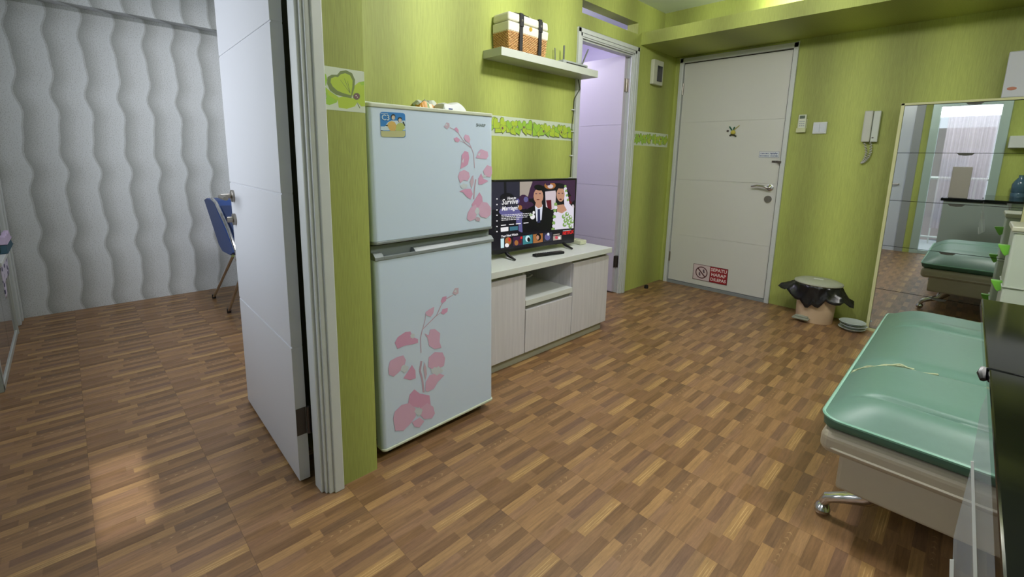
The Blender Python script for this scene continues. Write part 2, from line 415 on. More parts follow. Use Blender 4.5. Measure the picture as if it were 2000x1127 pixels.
# entrance wall
wf = MB()
wf.box(W - 0.1, -2.05, D, D + 0.12, 0, CZT).box(-1.105, 1.5, D, D + 0.12, 0, CZT).box(-2.05, -1.105, D, D + 0.12, 2.075, CZT)
struct(wf.build('wall_front', GW_X))
struct(MB().box(W, 1.4, 3.50, D, 2.092, 2.189).build('trim_1', GW_X))           # soffit shelf
struct(MB().box(W, 1.4, 3.865, D, 2.1895, CZT).build('trim_2', GW_X))            # wall above the soffit
struct(MB().box(1.30, 1.42, YB, D, 0, CZT).build('wall_right', GW_Y))
wb = MB()
wb.box(-1.53, -1.42, YB - 0.1, YB, 0, CZT).box(-0.63, -0.56, YB - 0.1, YB, 0, CZT).box(0.15, 1.42, YB - 0.1, YB, 0, CZT)
wb.box(-1.42, -0.63, YB - 0.1, YB, 2.06, CZT).box(-0.56, 0.15, YB - 0.1, YB, 1.98, CZT)
struct(wb.build('wall_back', GW_X))
# bedroom shell
bw = MB().box(BX - 0.1, BX, -0.45, 2.0, 0, CZT)
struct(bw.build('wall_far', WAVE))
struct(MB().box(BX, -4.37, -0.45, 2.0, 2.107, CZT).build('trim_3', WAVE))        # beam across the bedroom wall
struct(MB().box(BX, -2.198, 1.9, 2.0, 0, CZT).build('wall_bedroom_right', mat('bed_wall', '#c2c5ca', 0.7)))
bl = MB().box(BX, -3.10, -0.45, -0.33, 0, CZT).box(-1.78, -1.53, -0.45, -0.33, 0, CZT).box(-3.10, -1.78, -0.45, -0.33, 0, 0.88).box(-3.10, -1.78, -0.45, -0.33, 2.02, CZT)
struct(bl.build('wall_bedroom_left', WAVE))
struct(MB().box(-3.10, -3.06, -0.43, -0.325, 0.88, 2.02).box(-1.82, -1.78, -0.43, -0.325, 0.88, 2.02).box(-3.06, -1.82, -0.43, -0.325, 0.88, 0.92).box(-3.06, -1.82, -0.43, -0.325, 1.98, 2.02).build('window_3', mat('aluminium', '#a9bcb8', 0.35, metal=0.2), bevel=0.003))
# bathroom shell
bt = MB().box(-3.5, -3.4, 2.3, 4.2, 0, CZT).box(-3.4, W - 0.1, 2.3, 2.4, 0, CZT).box(-3.4, W - 0.1, 4.05, 4.15, 0, CZT)
struct(bt.build('wall_bathroom', mat('bath_wall', '#cdc6e0', 0.5)))
# printed wallpaper borders -------------------------------------------------
BG = mat('border_paper', '#c3cdbb', 0.6); L1 = mat('border_leaf_light', '#a6bd3a', 0.6); L2 = mat('border_leaf_bright', '#8fb83c', 0.6)
LD = mat('border_outline', '#6d7d48', 0.6); LC = mat('border_flower_centre', '#6b4a4e', 0.6); BE = mat('border_edge', '#dfe4cf', 0.6)
def heart(cx, cy, s_, rot, n=16, wd=1.0):
    out = []
    for i in range(n):
        t = 2 * math.pi * i / n
        x = 16 * math.sin(t) ** 3 / 17 * wd; y = (13 * math.cos(t) - 5 * math.cos(2 * t) - 2 * math.cos(3 * t) - math.cos(4 * t)) / 17
        out.append((cx + s_ * (x * math.cos(rot) - y * math.sin(rot)), cy + s_ * (x * math.sin(rot) + y * math.cos(rot))))
    return out
def border(name, xw, y0, y1, z0, z1, seed, big=False):
    rnd = random.Random(seed); m = MB(); k = [0]
    m.box(xw - 0.002, xw + 0.0006, y0, y1, z0, z1, 0)
    def put(poly, mi):
        k[0] += 1; x = xw + 0.0006 + 0.00003 * k[0]
        q = [(min(max(a, y0 + 0.0005), y1 - 0.0005), min(max(b, z0 + 0.004), z1 - 0.004)) for a, b in poly]
        m.flat([Vector((x, a, b)) for a, b in q], mi)
    H_ = z1 - z0
    if big:
        def T(mi, *l): put([(lambda q: (q.y, q.z))(pt(0, xw, 586 + a / 3.846, b / 3.846)) for a, b in l], mi)
        T(2, (150, 530), (170, 535), (195, 560), (205, 600), (195, 640), (165, 670), (150, 660)); T(3, (165, 665), (180, 670), (195, 700), (198, 745), (185, 770), (168, 760))
        T(2, (185, 650), (230, 690), (290, 730), (275, 770), (220, 790), (178, 775), (200, 730)); T(1, (195, 660), (240, 700), (285, 735), (270, 750), (215, 715))
        T(1, (280, 735), (340, 722), (400, 740), (430, 770), (410, 800), (350, 818), (290, 808), (285, 770)); T(1, (390, 700), (400, 650), (440, 618), (498, 612), (500, 700), (500, 800), (460, 800), (430, 770), (400, 740))
        T(2, (440, 618), (480, 612), (498, 618), (498, 640), (460, 640)); T(3, (424, 760), (440, 790), (452, 812), (448, 815), (434, 792))
        T(3, (205, 580), (235, 562), (278, 562), (300, 535), (345, 528), (390, 550), (412, 600), (408, 660), (392, 715), (385, 738), (330, 728), (270, 712), (225, 680), (203, 630))
        T(1, (232, 590), (262, 576), (284, 580), (305, 558), (340, 550), (375, 566), (394, 605), (392, 650), (382, 716), (330, 702), (280, 682), (245, 650), (228, 618))
        for c_ in ((300, 600), (330, 590), (355, 610)): T(3, c_, (c_[0] + 3, c_[1]), (378, 700), (375, 702))
        T(3, *ellipse(424, 724, 27, 27, 14)); T(4, *ellipse(424, 724, 22, 22, 14)); T(0, *ellipse(420, 718, 5, 5, 8)); T(0, *ellipse(430, 730, 4, 4, 8))
    else:
        y = y0 + 0.01; i = 0
        while y < y1:
            for row in ((0.36, 0.62) if i % 2 else (0.60, 0.36)):
                s_ = rnd.uniform(0.028, 0.037); cy = z0 + H_ * (row + rnd.uniform(-0.05, 0.05)); yy = y + rnd.uniform(-0.018, 0.018); r = rnd.uniform(-0.9, 0.9)
                put(heart(yy, cy, s_ * 1.13, r, 14), 3); put(heart(yy, cy, s_, r, 14), 1 if rnd.random() < 0.6 else 2)
            if i % 4 == 2:
                put(ellipse(y, z0 + H_ * rnd.uniform(0.35, 0.75), 0.008, 0.008, 10), 4)
            y += 0.047; i += 1
    return struct(m.build(name, [BG, L1, L2, LD, LC], recalc=False))
border('trim_4', W2, 0.588, 0.722, 1.288, 1.416, 1, True)
border('trim_5', W, 0.724, 2.655, 1.288, 1.408, 2)
border('trim_6', W, 3.462, 4.075, 1.288, 1.408, 3)

# ------------------------------------------------------------------ bedroom door and its frame
fr = MB()
fr.box(-1.53, -1.432, 0.535, 0.588, 0, 2.10).box(-1.497, -1.442, 0.521, 0.545, 0, 2.09).box(-1.4415, -1.428, 0.531, 0.56, 0, 2.10)
fr.box(-1.4285, -1.418, 0.540, 0.572, 0, 2.12).box(-1.4265, -1.409, 0.556, 0.589, 0, 2.14)
fr.box(-1.53, -1.418, -0.215, 0.588, 2.06, 2.10).box(-1.4265, -1.409, YB, 0.589, 2.07, 2.14)
struct(fr.build('door_frame', CASING, bevel=0.003))
d1 = tag(thing('door_1', (-1.537, 0.4835, 0), None, None), kind='structure')
ang = math.atan2(0.508 - 0.4835, -2.264 + 1.537)
MD = Matrix.Translation((-1.537, 0.4835, 0)) @ Matrix.Rotation(ang, 4, 'Z')   # local x along the leaf, local -y = away from camera
def leafbox(m, x0, x1, y0, y1, z0, z1, mi=0): return m.box(x0, x1, y0, y1, z0, z1, mi, MD)
m = MB(); zs = [0.012, 0.512, 1.027, 1.54, 2.05]
for k in range(4): leafbox(m, 0, 0.727, -0.036, 0.0, zs[k] + (0.0026 if k else 0), zs[k + 1] - 0.0026)
leafbox(m, 0.001, 0.726, -0.0355, -0.003, 0.012, 2.05)
m.build('door_leaf', WHITE_P, d1, bevel=0.0012)
hz = pt(0, -1.535, 600, 793).z; hz2 = pt(0, -1.535, 600, 845).z
for z0, z1 in ((hz2, hz), (1.80, 1.90)):
    h = MB().box(-1.536, -1.5345, 0.484, 0.516, z0, z1); h.cyl((-1.531, 0.523, z0), (-1.531, 0.523, z1), 0.0065); h.box(-1.5305, -1.50, 0.531, 0.5335, z0, z1)
    h.build('hinge', DARKSTEEL, d1)
def lever(parent, base, axis_out, along, m_, curve=False):
    """door lever: rosette, neck and grip"""
    base = Vector(base); a = Vector(axis_out).normalized(); l = Vector(along).normalized()
    r = MB().cyl(base, base + a * 0.008, 0.026, n=24).cyl(base + a * 0.008, base + a * 0.010, 0.026, 0.022, n=24); r.build('rosette', m_, parent)
    g = MB(); g.cyl(base + a * 0.008, base + a * 0.05, 0.0095, n=14)
    up = Vector((0, 0, 1))
    if curve: pts = [base + a * 0.045 - l * 0.008, base + a * 0.052 + l * 0.01 + up * 0.000, base + a * 0.05 + l * 0.045 + up * 0.012, base + a * 0.048 + l * 0.09 + up * 0.014, base + a * 0.046 + l * 0.132 + up * 0.004]; rad = [0.009, 0.010, 0.008, 0.0075, 0.007]
    else: pts = [base + a * 0.045 - l * 0.004, base + a * 0.05 + l * 0.01, base + a * 0.05 + l * 0.05, base + a * 0.05 + l * 0.115]; rad = [0.009] * 4
    g.tube(pts, rad, 12); g.build('lever', m_, parent)
nrm = (MD.to_3x3() @ Vector((0, 1, 0))).normalized(); alg = (MD.to_3x3() @ Vector((-1, 0, 0))).normalized()
nrm = -nrm if nrm.y > 0 else nrm
lb = MD @ Vector((0.675, 0.0, 0.955))
LATCH = MD @ Vector((0.68, 0.0, 0.955))
def on_leaf(u, z): return MD @ Vector((u, 0.0, z))
lever(d1, on_leaf(0.672, 0.972), nrm, alg, STEEL)
MB().cyl(on_leaf(0.672, 0.872), on_leaf(0.672, 0.872) + nrm * 0.010, 0.025, n=24).cyl(on_leaf(0.672, 0.872) + nrm * 0.01, on_leaf(0.672, 0.872) + nrm * 0.03, 0.012, n=14).box(-0.002, 0.002, 0, 0.001, -0.001, 0.001, M=Matrix.Translation(on_leaf(0.672, 0.872))).build('lock_rosette', STEEL, d1)

# ------------------------------------------------------------------ bathroom door and frame
fr = MB(); y0, y1 = 2.655, 3.462
for a, b, xo in ((0.0, 0.030, 0.016), (0.022, 0.052, 0.010), (0.045, 0.062, 0.004)):
    fr.box(W - 0.10, W + xo, y0 + a, y0 + b, 0, 2.062 - a).box(W - 0.10, W + xo, y1 - b, y1 - a, 0, 2.062 - a)
    fr.box(W - 0.10, W + xo, y0 + a, y1 - a, 2.062 - b, 2.062 - a)
struct(fr.build('door_frame', CASING, bevel=0.002))
fr2 = MB().box(W - 0.02, W - 0.005, y1 - 0.075, y1 - 0.06, 0, 2.0).box(W - 0.06, W - 0.03, y0 + 0.06, y0 + 0.075, 0, 2.0).box(W - 0.06, W - 0.01, y0 + 0.06, y1 - 0.06, 1.988, 2.0)
struct(fr2.build('door_frame', CASING, bevel=0.002))
d2 = tag(thing('door_2', (-2.16, 3.375, 0), None, None), kind='structure')
m = MB(); zs = [0.012, 0.47, 0.94, 1.45, 1.998]
for k in range(4): m.box(-2.87, -2.15, 3.360, 3.396, zs[k] + (0.0018 if k else 0), zs[k + 1] - 0.0018)
m.box(-2.869, -2.151, 3.363, 3.395, 0.012, 1.998)
m.build('door_leaf', mat('bath_door_paint', '#bdb8c4', 0.4), d2, bevel=0.001)
for z0, z1 in ((1.715, 1.82), (0.23, 0.335)):
    h = MB().box(-2.15, -2.148, 3.361, 3.394, z0, z1).cyl((-2.143, 3.390, z0), (-2.143, 3.390, z1), 0.008)
    h.box(-2.140, -2.105, 3.396, 3.3995, z0, z1); h.build('hinge', DARKSTEEL if z0 < 1 else STEEL, d2)

# ------------------------------------------------------------------ entrance door
fr = MB()
fr.box(-2.05, -2.016, D - 0.022, D + 0.06, 0, 2.075).box(-1.140, -1.105, D - 0.022, D + 0.06, 0, 2.075).box(-2.05, -1.105, D - 0.022, D + 0.06, 2.034, 2.075)
struct(fr.build('door_frame', CASING, bevel=0.004))
struct(MB().box(-2.05, -1.105, D + 0.05, D + 0.06, 0, 2.075).build('trim_7', DARKGAP))
struct(MB().box(-2.015, -1.141, D - 0.012, D + 0.05, 0.0, 0.026).build('trim_8', mat('threshold_grey', '#7d8184', 0.5)))
d3 = tag(thing('door_3', (-2.008, D, 0), None, None), kind='structure')
m = MB(); zs = [0.030, 0.477, 0.995, 1.51, 2.028]
for k in range(4): m.box(-2.010, -1.1475, D + 0.002, D + 0.04, zs[k] + (0.0013 if k else 0), zs[k + 1] - 0.0013)
m.box(-2.009, -1.1485, D + 0.005, D + 0.04, 0.03, 2.028)
m.build('door_leaf', DOORW, d3, bevel=0.0008)
MB().box(-1.1475, -1.141, D + 0.001, D + 0.004, 0.026, 2.034).box(-2.016, -1.141, D + 0.001, D + 0.004, 2.028, 2.034).build('door_gap', DARKGAP, d3)
for z0, z1 in ((1.76, 1.86), (0.21, 0.30)):
    MB().cyl((-2.012, D - 0.004, z0), (-2.012, D - 0.004, z1), 0.006).box(-2.016, -2.004, D - 0.004, D + 0.001, z0, z1).build('hinge', STEEL, d3)
lever(d3, (-1.197, D + 0.002, 0.963), (0, -1, 0), (-1, 0, 0), CHROME, True)
MB().cyl((-1.203, D + 0.002, 0.869), (-1.203, D - 0.012, 0.869), 0.027, n=24).box(-1.205, -1.201, D - 0.014, D - 0.011, 0.855, 0.883).build('lock', mat('old_lock', '#77756f', 0.5, metal=0.7), d3)
MB().cyl((-1.578, D + 0.002, 1.426), (-1.578, D - 0.004, 1.426), 0.0095, n=16).build('peephole', DARKSTEEL, d3)
# latch chain
lc = MB().box(-1.205, -1.16, D - 0.006, D + 0.002, 1.166, 1.180)
for i in range(4): lc.cyl((-1.20 + i * 0.013, D - 0.010, 1.168), (-1.20 + i * 0.013, D - 0.006, 1.179), 0.0045, n=8)
lc.build('chain_plate', DARKSTEEL, d3)
MB().box(-1.158, -1.132, D - 0.03, D + 0.002, 1.160, 1.178).build('chain_holder', DARKSTEEL, d3)
# blue printed note sticker
st = thing('note_sticker', (-1.23, D, 1.24), 'small white sticker with blue border above the chain latch of the entrance door', 'sticker')
MB().box(-1.308, -1.160, D - 0.0005, D + 0.0015, 1.205, 1.253).build('sticker_paper', mat('sticker_white', '#c6cbd2', 0.5), st)
BLUE = mat('ink_blue', '#2f3f7a', 0.5)
e = MB()
for a in ((-1.308, -1.160, 1.2515, 1.253), (-1.308, -1.160, 1.205, 1.2065), (-1.308, -1.3065, 1.205, 1.253), (-1.1615, -1.160, 1.205, 1.253)): e.box(a[0], a[1], D - 0.0008, D - 0.0004, a[2], a[3])
e.build('sticker_border', BLUE, st)
rn = random.Random(4); e = MB()
for z in (1.238, 1.218):
    x = -1.30
    while x < -1.172:
        wd = rn.uniform(0.004, 0.012)
        if not (-1.238 < x < -1.228): e.box(x, x + wd, D - 0.0009, D - 0.0005, z - rn.uniform(0.002, 0.004), z + rn.uniform(0.001, 0.003))
        x += wd + 0.0015
e.tube([(-1.222, D - 0.001, 1.243), (-1.212, D - 0.001, 1.228), (-1.203, D - 0.001, 1.244), (-1.195, D - 0.001, 1.226), (-1.186, D - 0.001, 1.247), (-1.178, D - 0.001, 1.226)], 0.0011, 5)
e.build('sticker_writing', BLUE, st)
# red sign
sg = thing('shoe_sign', (-1.61, D, 0.15), 'red and white sign asking to take off shoes, low on the entrance door', 'sign')
SX0, SX1, SZ0, SZ1 = -1.768, -1.455, 0.078, 0.226; SM = -1.610
MB().box(SX0, SX1, D - 0.0005, D + 0.0015, SZ0, SZ1).build('sign_board', mat('sign_white', '#c9b9bd', 0.5), sg)
RED = mat('sign_red', '#8f1c26', 0.45); SDK = mat('sign_dark', '#54282e', 0.45); SW = mat('sign_text_white', '#dccfce', 0.5)
e = MB().box(SM, SX1 - 0.004, D - 0.0009, D - 0.0004, SZ0 + 0.004, SZ1 - 0.004); e.build('red_panel', RED, sg)
e = MB()
for a in ((SX0, SX1, SZ1 - 0.004, SZ1), (SX0, SX1, SZ0, SZ0 + 0.004), (SX0, SX0 + 0.004, SZ0, SZ1), (SX1 - 0.004, SX1, SZ0, SZ1), (SM - 0.003, SM, SZ0, SZ1)): e.box(a[0], a[1], D - 0.0011, D - 0.0006, a[2], a[3])
e.build('sign_border', SDK, sg)
cx_, cz_ = (SX0 + SM) / 2, 0.152
e = MB(); R_ = 0.056
ring = [[Vector((cx_ + math.cos(2 * math.pi * i / 40) * r, D - 0.0011, cz_ + math.sin(2 * math.pi * i / 40) * r)) for r in (R_, R_ - 0.009)] for i in range(41)]
e.grid(ring, smooth=False)
e.prism([(cx_ - 0.042, D - 0.0014, cz_ + 0.036), (cx_ - 0.034, D - 0.0014, cz_ + 0.043), (cx_ + 0.042, D - 0.0014, cz_ - 0.036), (cx_ + 0.034, D - 0.0014, cz_ - 0.043)], (0, 0.0005, 0))
e.build('prohibition_ring', SDK, sg)
e = MB()
for (dx, dz, rr) in ((0.018, 0.016, 0.4), (-0.018, -0.016, 0.2)):
    e.flat([Vector((cx_ + dx + a, D - 0.0010, cz_ + dz + b)) for a, b in [(-0.006, 0.016), (0.006, 0.016), (0.008, 0.002), (0.012, -0.012), (0.006, -0.018), (-0.004, -0.012), (-0.007, 0.0)]])
e.build('shoe_pictogram', mat('sign_grey', '#5d4c57', 0.5), sg)
for i, wd in enumerate(('SEPATU', 'HARAP', 'DILEPAS')):
    text('sign_text', wd, ((SM + SX1) / 2 - 0.002, D - 0.0012, SZ1 - 0.030 - i * 0.044), (1, 0, 0), (0, 0, 1), 0.041 if i != 2 else 0.038, SW, sg, 'CENTER', bold=0.0010)
# knotted straw ornament
orn = thing('woven_ornament', (-1.53, D, 1.43), 'small green and yellow woven ornament hanging beside the peephole', 'ornament')
MB().tube([(-1.537, D - 0.006, 1.425), (-1.552, D - 0.008, 1.445), (-1.564, D - 0.006, 1.462)], [0.004, 0.006, 0.005], 6).tube([(-1.53, D - 0.006, 1.425), (-1.526, D - 0.008, 1.45), (-1.520, D - 0.006, 1.455)], [0.004, 0.006, 0.006], 6).build('green_leaves', mat('orn_green', '#1f5f45', 0.6), orn)
MB().tube([(-1.535, D - 0.006, 1.425), (-1.505, D - 0.007, 1.452), (-1.485, D - 0.006, 1.470)], 0.0025, 6).lathe((-1.53, D - 0.010, 1.395), [(0.004, 0), (0.02, 0.008), (0.021, 0.02), (0.008, 0.036)], 10, sy=0.4).build('straw_knot', mat('orn_straw', '#b8ae4a', 0.7), orn)
MB().tube([(-1.555, D - 0.006, 1.385), (-1.54, D - 0.010, 1.396), (-1.528, D - 0.007, 1.392)], 0.007, 6).tube([(-1.53, D - 0.006, 1.392), (-1.516, D - 0.010, 1.388), (-1.502, D - 0.007, 1.378)], 0.006, 6).build('dark_tassels', mat('orn_dark', '#2d2f16', 0.7), orn)

# ------------------------------------------------------------------ fixtures on the walls
br = thing('breaker_box', (W, 3.76, 1.91), 'white breaker box with dark window between bathroom and entrance doors', 'breaker box')
MB().box(W, W + 0.035, 3.675, 3.838, 1.808, 2.010).build('box_body', mat('breaker_white', '#bcbfae', 0.45), br, bevel=0.006)
MB().box(W + 0.033, W + 0.042, 3.732, 3.812, 1.835, 1.965).build('window', mat('smoked_window', '#23252a', 0.2), br, bevel=0.008)
sp = thing('light_switch', (-0.90, D, 1.43), 'white rectangular switch plate on the green wall beside the air conditioner remote', 'switch')
MB().box(-0.948, -0.858, D - 0.010, D, 1.386, 1.472).build('plate', WHITEPL, sp, bevel=0.003)
for x in (-0.944, -0.903): MB().box(x, x + 0.040, D - 0.013, D - 0.008, 1.395, 1.463).build('rocker', mat('rocker_white', '#c3c9d2', 0.3), sp, bevel=0.002)
rc = thing('air_conditioner_remote', (-1.02, D, 1.46), 'cream air conditioner remote in a wall holder right of the entrance door', 'remote')
MB().box(-1.050, -0.996, D - 0.020, D - 0.004, 1.40, 1.532).build('remote_body', mat('remote_cream', '#c6cbb9', 0.4), rc, bevel=0.005)
MB().box(-1.041, -1.006, D - 0.0215, D - 0.019, 1.502, 1.524).build('display', mat('lcd', '#5b675e', 0.2), rc)
b = MB()
for i in range(3):
    for j in range(3): b.box(-1.040 + i * 0.013, -1.031 + i * 0.013, D - 0.0215, D - 0.019, 1.445 + j * 0.016, 1.452 + j * 0.016)
b.build('buttons', mat('btn_grey', '#8f979b', 0.4), rc)
MB().box(-1.055, -0.991, D - 0.026, D, 1.398, 1.432).box(-1.055, -0.991, D - 0.004, D, 1.40, 1.50).build('holder', mat('holder_cream', '#b9bd97', 0.4), rc, bevel=0.003)
# intercom
ic = thing('intercom_phone', (-0.59, D, 1.42), 'white wall intercom handset with coiled cord hanging below', 'intercom')
MB().box(-0.636, -0.587, D - 0.045, D, 1.320, 1.535).build('handset', mat('intercom_grey', '#b3b6ae', 0.4), ic, bevel=0.006)
MB().box(-0.585, -0.545, D - 0.035, D, 1.320, 1.532).build('base', mat('intercom_light', '#bcc3bd', 0.4), ic, bevel=0.004)
MB().box(-0.578, -0.567, D - 0.037, D - 0.034, 1.345, 1.353).build('button', DARKSTEEL, ic)
c = MB(); pts = []
for i in range(150):
    t = i / 149; a = t * 2 * math.pi * 24; loop = math.sin(math.pi * t)
    x = -0.618 + 0.036 * t + 0.014 * math.sin(2 * math.pi * 1.5 * t); z = 1.322 - 0.150 * loop
    pts.append((x + 0.006 * math.cos(a), D - 0.02 + 0.006 * math.sin(a), z))
c.tube(pts, 0.0036, 6); c.build('coiled_cord', mat('cord_grey', '#a9aaa3', 0.5), ic)

# ------------------------------------------------------------------ fridge
LT = (-1.45, 0.77, 0.0)
fg = thing('refrigerator', LT, 'white two-door refrigerator with pink orchid print', 'refrigerator', rot=(0.9, 0, 0))
FWH = mat('fridge_white', '#c6d6ec', 0.22, spec=0.5, coat=0.3); FSD = mat('fridge_side', '#a7ae9f', 0.35)
FY0, FY1 = 0.762, 1.322
def lo(): return MB()
lo().box(-2.04, -1.505, FY0 + 0.01, FY1 - 0.005, 0.05, 1.322).build('cabinet', FSD, fg, bevel=0.008, mode='shift')
def round_door(y0, y1, z0, z1, x_f=-1.45, x_b=-1.50, r=0.018):
    pr = [(x_b, y0), (x_f - r * 0.9, y0)]
    for i in range(1, 6): a = math.pi / 2 * i / 6; pr.append((x_f - r + r * math.sin(a), y0 + r - r * math.cos(a)))
    pr += [(x_f, y0 + r)]
    pr += [(x_f, y1 - r)]
    for i in range(1, 6): a = math.pi / 2 * i / 6; pr.append((x_f - r + r * math.cos(a), y1 - r + r * math.sin(a)))
    pr += [(x_f - r, y1), (x_b, y1)]
    return MB().prism([(x, y, z0) for x, y in pr], (0, 0, z1 - z0))
fz = round_door(FY0, FY1, 0.853, 1.312); fz.build('freezer_door', FWH, fg, mode='shift', bevel=0.002)
round_door(FY0 - 0.002, FY1 + 0.002, 1.312, 1.326, x_f=-1.447).build('top_trim', mat('fridge_cream_trim', '#c0c6b4', 0.4), fg, mode='shift', bevel=0.003)
GREYT = mat('fridge_grey_trim', '#7d8588', 0.35)
round_door(FY0 - 0.001, FY1 + 0.001, 0.843, 0.853, x_f=-1.448).build('lower_trim', GREYT, fg, mode='shift', bevel=0.002)
round_door(FY0, FY1, 0.046, 0.786).build('lower_door', FWH, fg, mode='shift', bevel=0.002)
round_door(FY0 - 0.002, FY1 + 0.002, 0.036, 0.046, x_f=-1.445).build('bottom_trim', mat('fridge_cream_trim', '#c0c6b4', 0.4), fg, mode='shift', bevel=0.003)
hd = MB().box(-1.50, -1.478, FY0 + 0.002, FY1 - 0.002, 0.786, 0.835)
hd.prism([(-1.50, FY0, 0.786), (-1.446, FY0, 0.786), (-1.446, FY0, 0.798), (-1.462, FY0, 0.812), (-1.478, FY0, 0.812)], (0, 0.035, 0))
hd.prism([(-1.50, FY0 + 0.165, 0.786), (-1.446, FY0 + 0.165, 0.786), (-1.446, FY0 + 0.165, 0.798), (-1.462, FY0 + 0.165, 0.812), (-1.478, FY0 + 0.165, 0.812)], (0, FY1 - FY0 - 0.165, 0))
hd.box(-1.458, -1.446, FY0 + 0.034, FY0 + 0.166, 0.786, 0.798)
hd.build('door_handle', GREYT, fg, mode='shift', bevel=0.0015)
for y in (FY0 + 0.05, FY1 - 0.05):
    MB().cyl((-1.50, y, 0.0), (-1.50, y, 0.052), 0.014).build('foot', BLACKP, fg, mode='shift')
MB().box(-2.0, -1.53, FY0 + 0.03, FY1 - 0.03, 0.02, 0.055).build('kick_plate', BLACKP, fg, mode='shift')
# orchid print, flat on the doors
PK = [mat('orchid_pink', '#cfa9c6', 0.3), mat('orchid_deep', '#cc9abb', 0.3), mat('orchid_pale', '#bfaabd', 0.3), mat('orchid_white', '#c3ccd6', 0.3), mat('orchid_stem', '#b79fb4', 0.3)]
FTILT = math.radians(0.9); FN = ABS[fg.name].to_3x3() @ Vector((1, 0, 0))
class Print:
    def __init__(s): s.m = MB(); s.k = 0
    def add(s, pts, mi=0):
        s.k += 1; s.m.flat([pt(0, -1.45, x, y) + Vector((0.0004 + s.k * 0.00003, 0, 0)) for x, y in pts], mi)
    def blob(s, cx, cy, rx, ry, rot=0, mi=0, j=0.12, seed=0):
        rn = random.Random(int(cx * 13 + cy + seed)); e = ellipse(cx, cy, rx, ry, 18, rot)
        s.add([(cx + (x - cx) * (1 + rn.uniform(-j, j)), cy + (y - cy) * (1 + rn.uniform(-j, j))) for x, y in e], mi)
    def line(s, pts, wd, mi=4):
        for (x0, y0), (x1, y1) in zip(pts[:-1], pts[1:]):
            L = math.hypot(x1 - x0, y1 - y0); nx, ny = -(y1 - y0) / L * wd, (x1 - x0) / L * wd
            s.add([(x0 + nx, y0 + ny), (x1 + nx, y1 + ny), (x1 - nx, y1 - ny), (x0 - nx, y0 - ny)], mi)
def sc4(x, y, ox, oy, s_): return (ox + x / s_, oy + y / s_)
P1 = Print(); A = lambda *l: [sc4(x, y, 700, 180, 2.967) for x, y in l]
P1.line(A((530, 205), (570, 225), (600, 270), (620, 295), (655, 325), (668, 360), (672, 440)), 0.6)
P1.line(A((680, 505), (672, 560), (668, 620)), 1.2); P1.line(A((572, 278), (610, 290), (655, 322)), 0.5); P1.line(A((640, 290), (655, 325)), 0.5)
P1.add(A((495, 200), (510, 175), (526, 180), (528, 200), (515, 215)), 2); P1.add(A((500, 190), (512, 182), (515, 196)), 3)
P1.add(A((555, 210), (568, 203), (580, 220), (580, 236), (565, 228)), 1); P1.add(A((552, 268), (570, 260), (588, 275), (578, 292), (560, 286)), 1)
P1.add(A((610, 262), (618, 245), (640, 252), (648, 275), (642, 295), (620, 284)), 0)
P1.add(A((598, 365), (615, 340), (636, 348), (642, 380), (634, 420), (610, 435), (590, 445), (596, 410)), 1); P1.add(A((600, 400), (612, 380), (606, 412)), 3)
P1.add(A((680, 380), (695, 345), (710, 330), (748, 345), (753, 370), (742, 388), (700, 385)), 0); P1.add(A((690, 360), (708, 350), (700, 372)), 3)
P1.add(A((576, 490), (585, 462), (612, 450), (640, 465), (645, 490), (632, 515), (610, 510), (590, 528)), 0)
P1.add(A((582, 575), (620, 560), (650, 560), (662, 590), (650, 620), (628, 608), (605, 580)), 1)
P1.blob(*sc4(612, 545, 700, 180, 2.967), 7, 5.5, 0, 3, 0.3); P1.add(A((645, 520), (655, 490), (665, 480), (668, 520), (655, 560)), 2)
P1.add(A((722, 455), (745, 422), (772, 432), (774, 470), (765, 492), (735, 490), (728, 475)), 0)
P1.add(A((694, 500), (710, 470), (722, 500), (752, 515), (715, 535), (695, 535)), 1); P1.blob(*sc4(728, 487, 700, 180, 2.967), 3.5, 2.8, 0, 3, 0.3)
P1.add(A((655, 650), (672, 625), (700, 580), (716, 605), (720, 640), (698, 690), (668, 690)), 1)
P1.add(A((628, 735), (632, 700), (650, 668), (680, 650), (690, 690), (676, 735), (645, 748)), 0)
P1.add(A((695, 670), (715, 635), (745, 640), (768, 670), (766, 710), (740, 730), (708, 722), (695, 700)), 0)
P1.blob(*sc4(688, 690, 700, 180, 2.967), 4, 7, 0.1, 3, 0.25); P1.blob(*sc4(690, 735, 700, 180, 2.967), 5, 4, 0, 2, 0.3)
P1.m.build('orchid_print', PK, fg, recalc=False)
P2 = Print(); B = lambda *l: [sc4(x, y, 700, 500, 2.683) for x, y in l]
P2.line(B((495, 205), (450, 230), (430, 265), (410, 310), (370, 350), (335, 385), (325, 430), (328, 508)), 0.8)
P2.line(B((330, 550), (322, 600), (335, 650), (342, 715)), 1.8); P2.line(B((352, 300), (350, 330), (338, 380)), 0.6); P2.line(B((440, 290), (400, 320)), 0.5)
P2.add(B((492, 195), (505, 168), (524, 166), (524, 195), (508, 205)), 2); P2.add(B((500, 186), (512, 174), (514, 192)), 3)
P2.add(B((430, 240), (440, 215), (462, 210), (458, 235), (440, 248)), 1); P2.add(B((432, 300), (440, 278), (468, 272), (466, 292), (445, 307)), 1)
P2.add(B((350, 295), (372, 278), (398, 265), (392, 300), (378, 318), (358, 312)), 0)
P2.add(B((190, 455), (205, 425), (245, 398), (272, 395), (285, 425), (312, 435), (312, 455), (285, 462), (240, 470), (205, 486)), 1); P2.blob(*sc4(284, 418, 700, 500, 2.683), 4, 5, 0.4, 3, 0.3)
P2.add(B((345, 405), (368, 415), (375, 385), (400, 382), (428, 405), (425, 450), (435, 480), (400, 488), (370, 470), (362, 430)), 0)
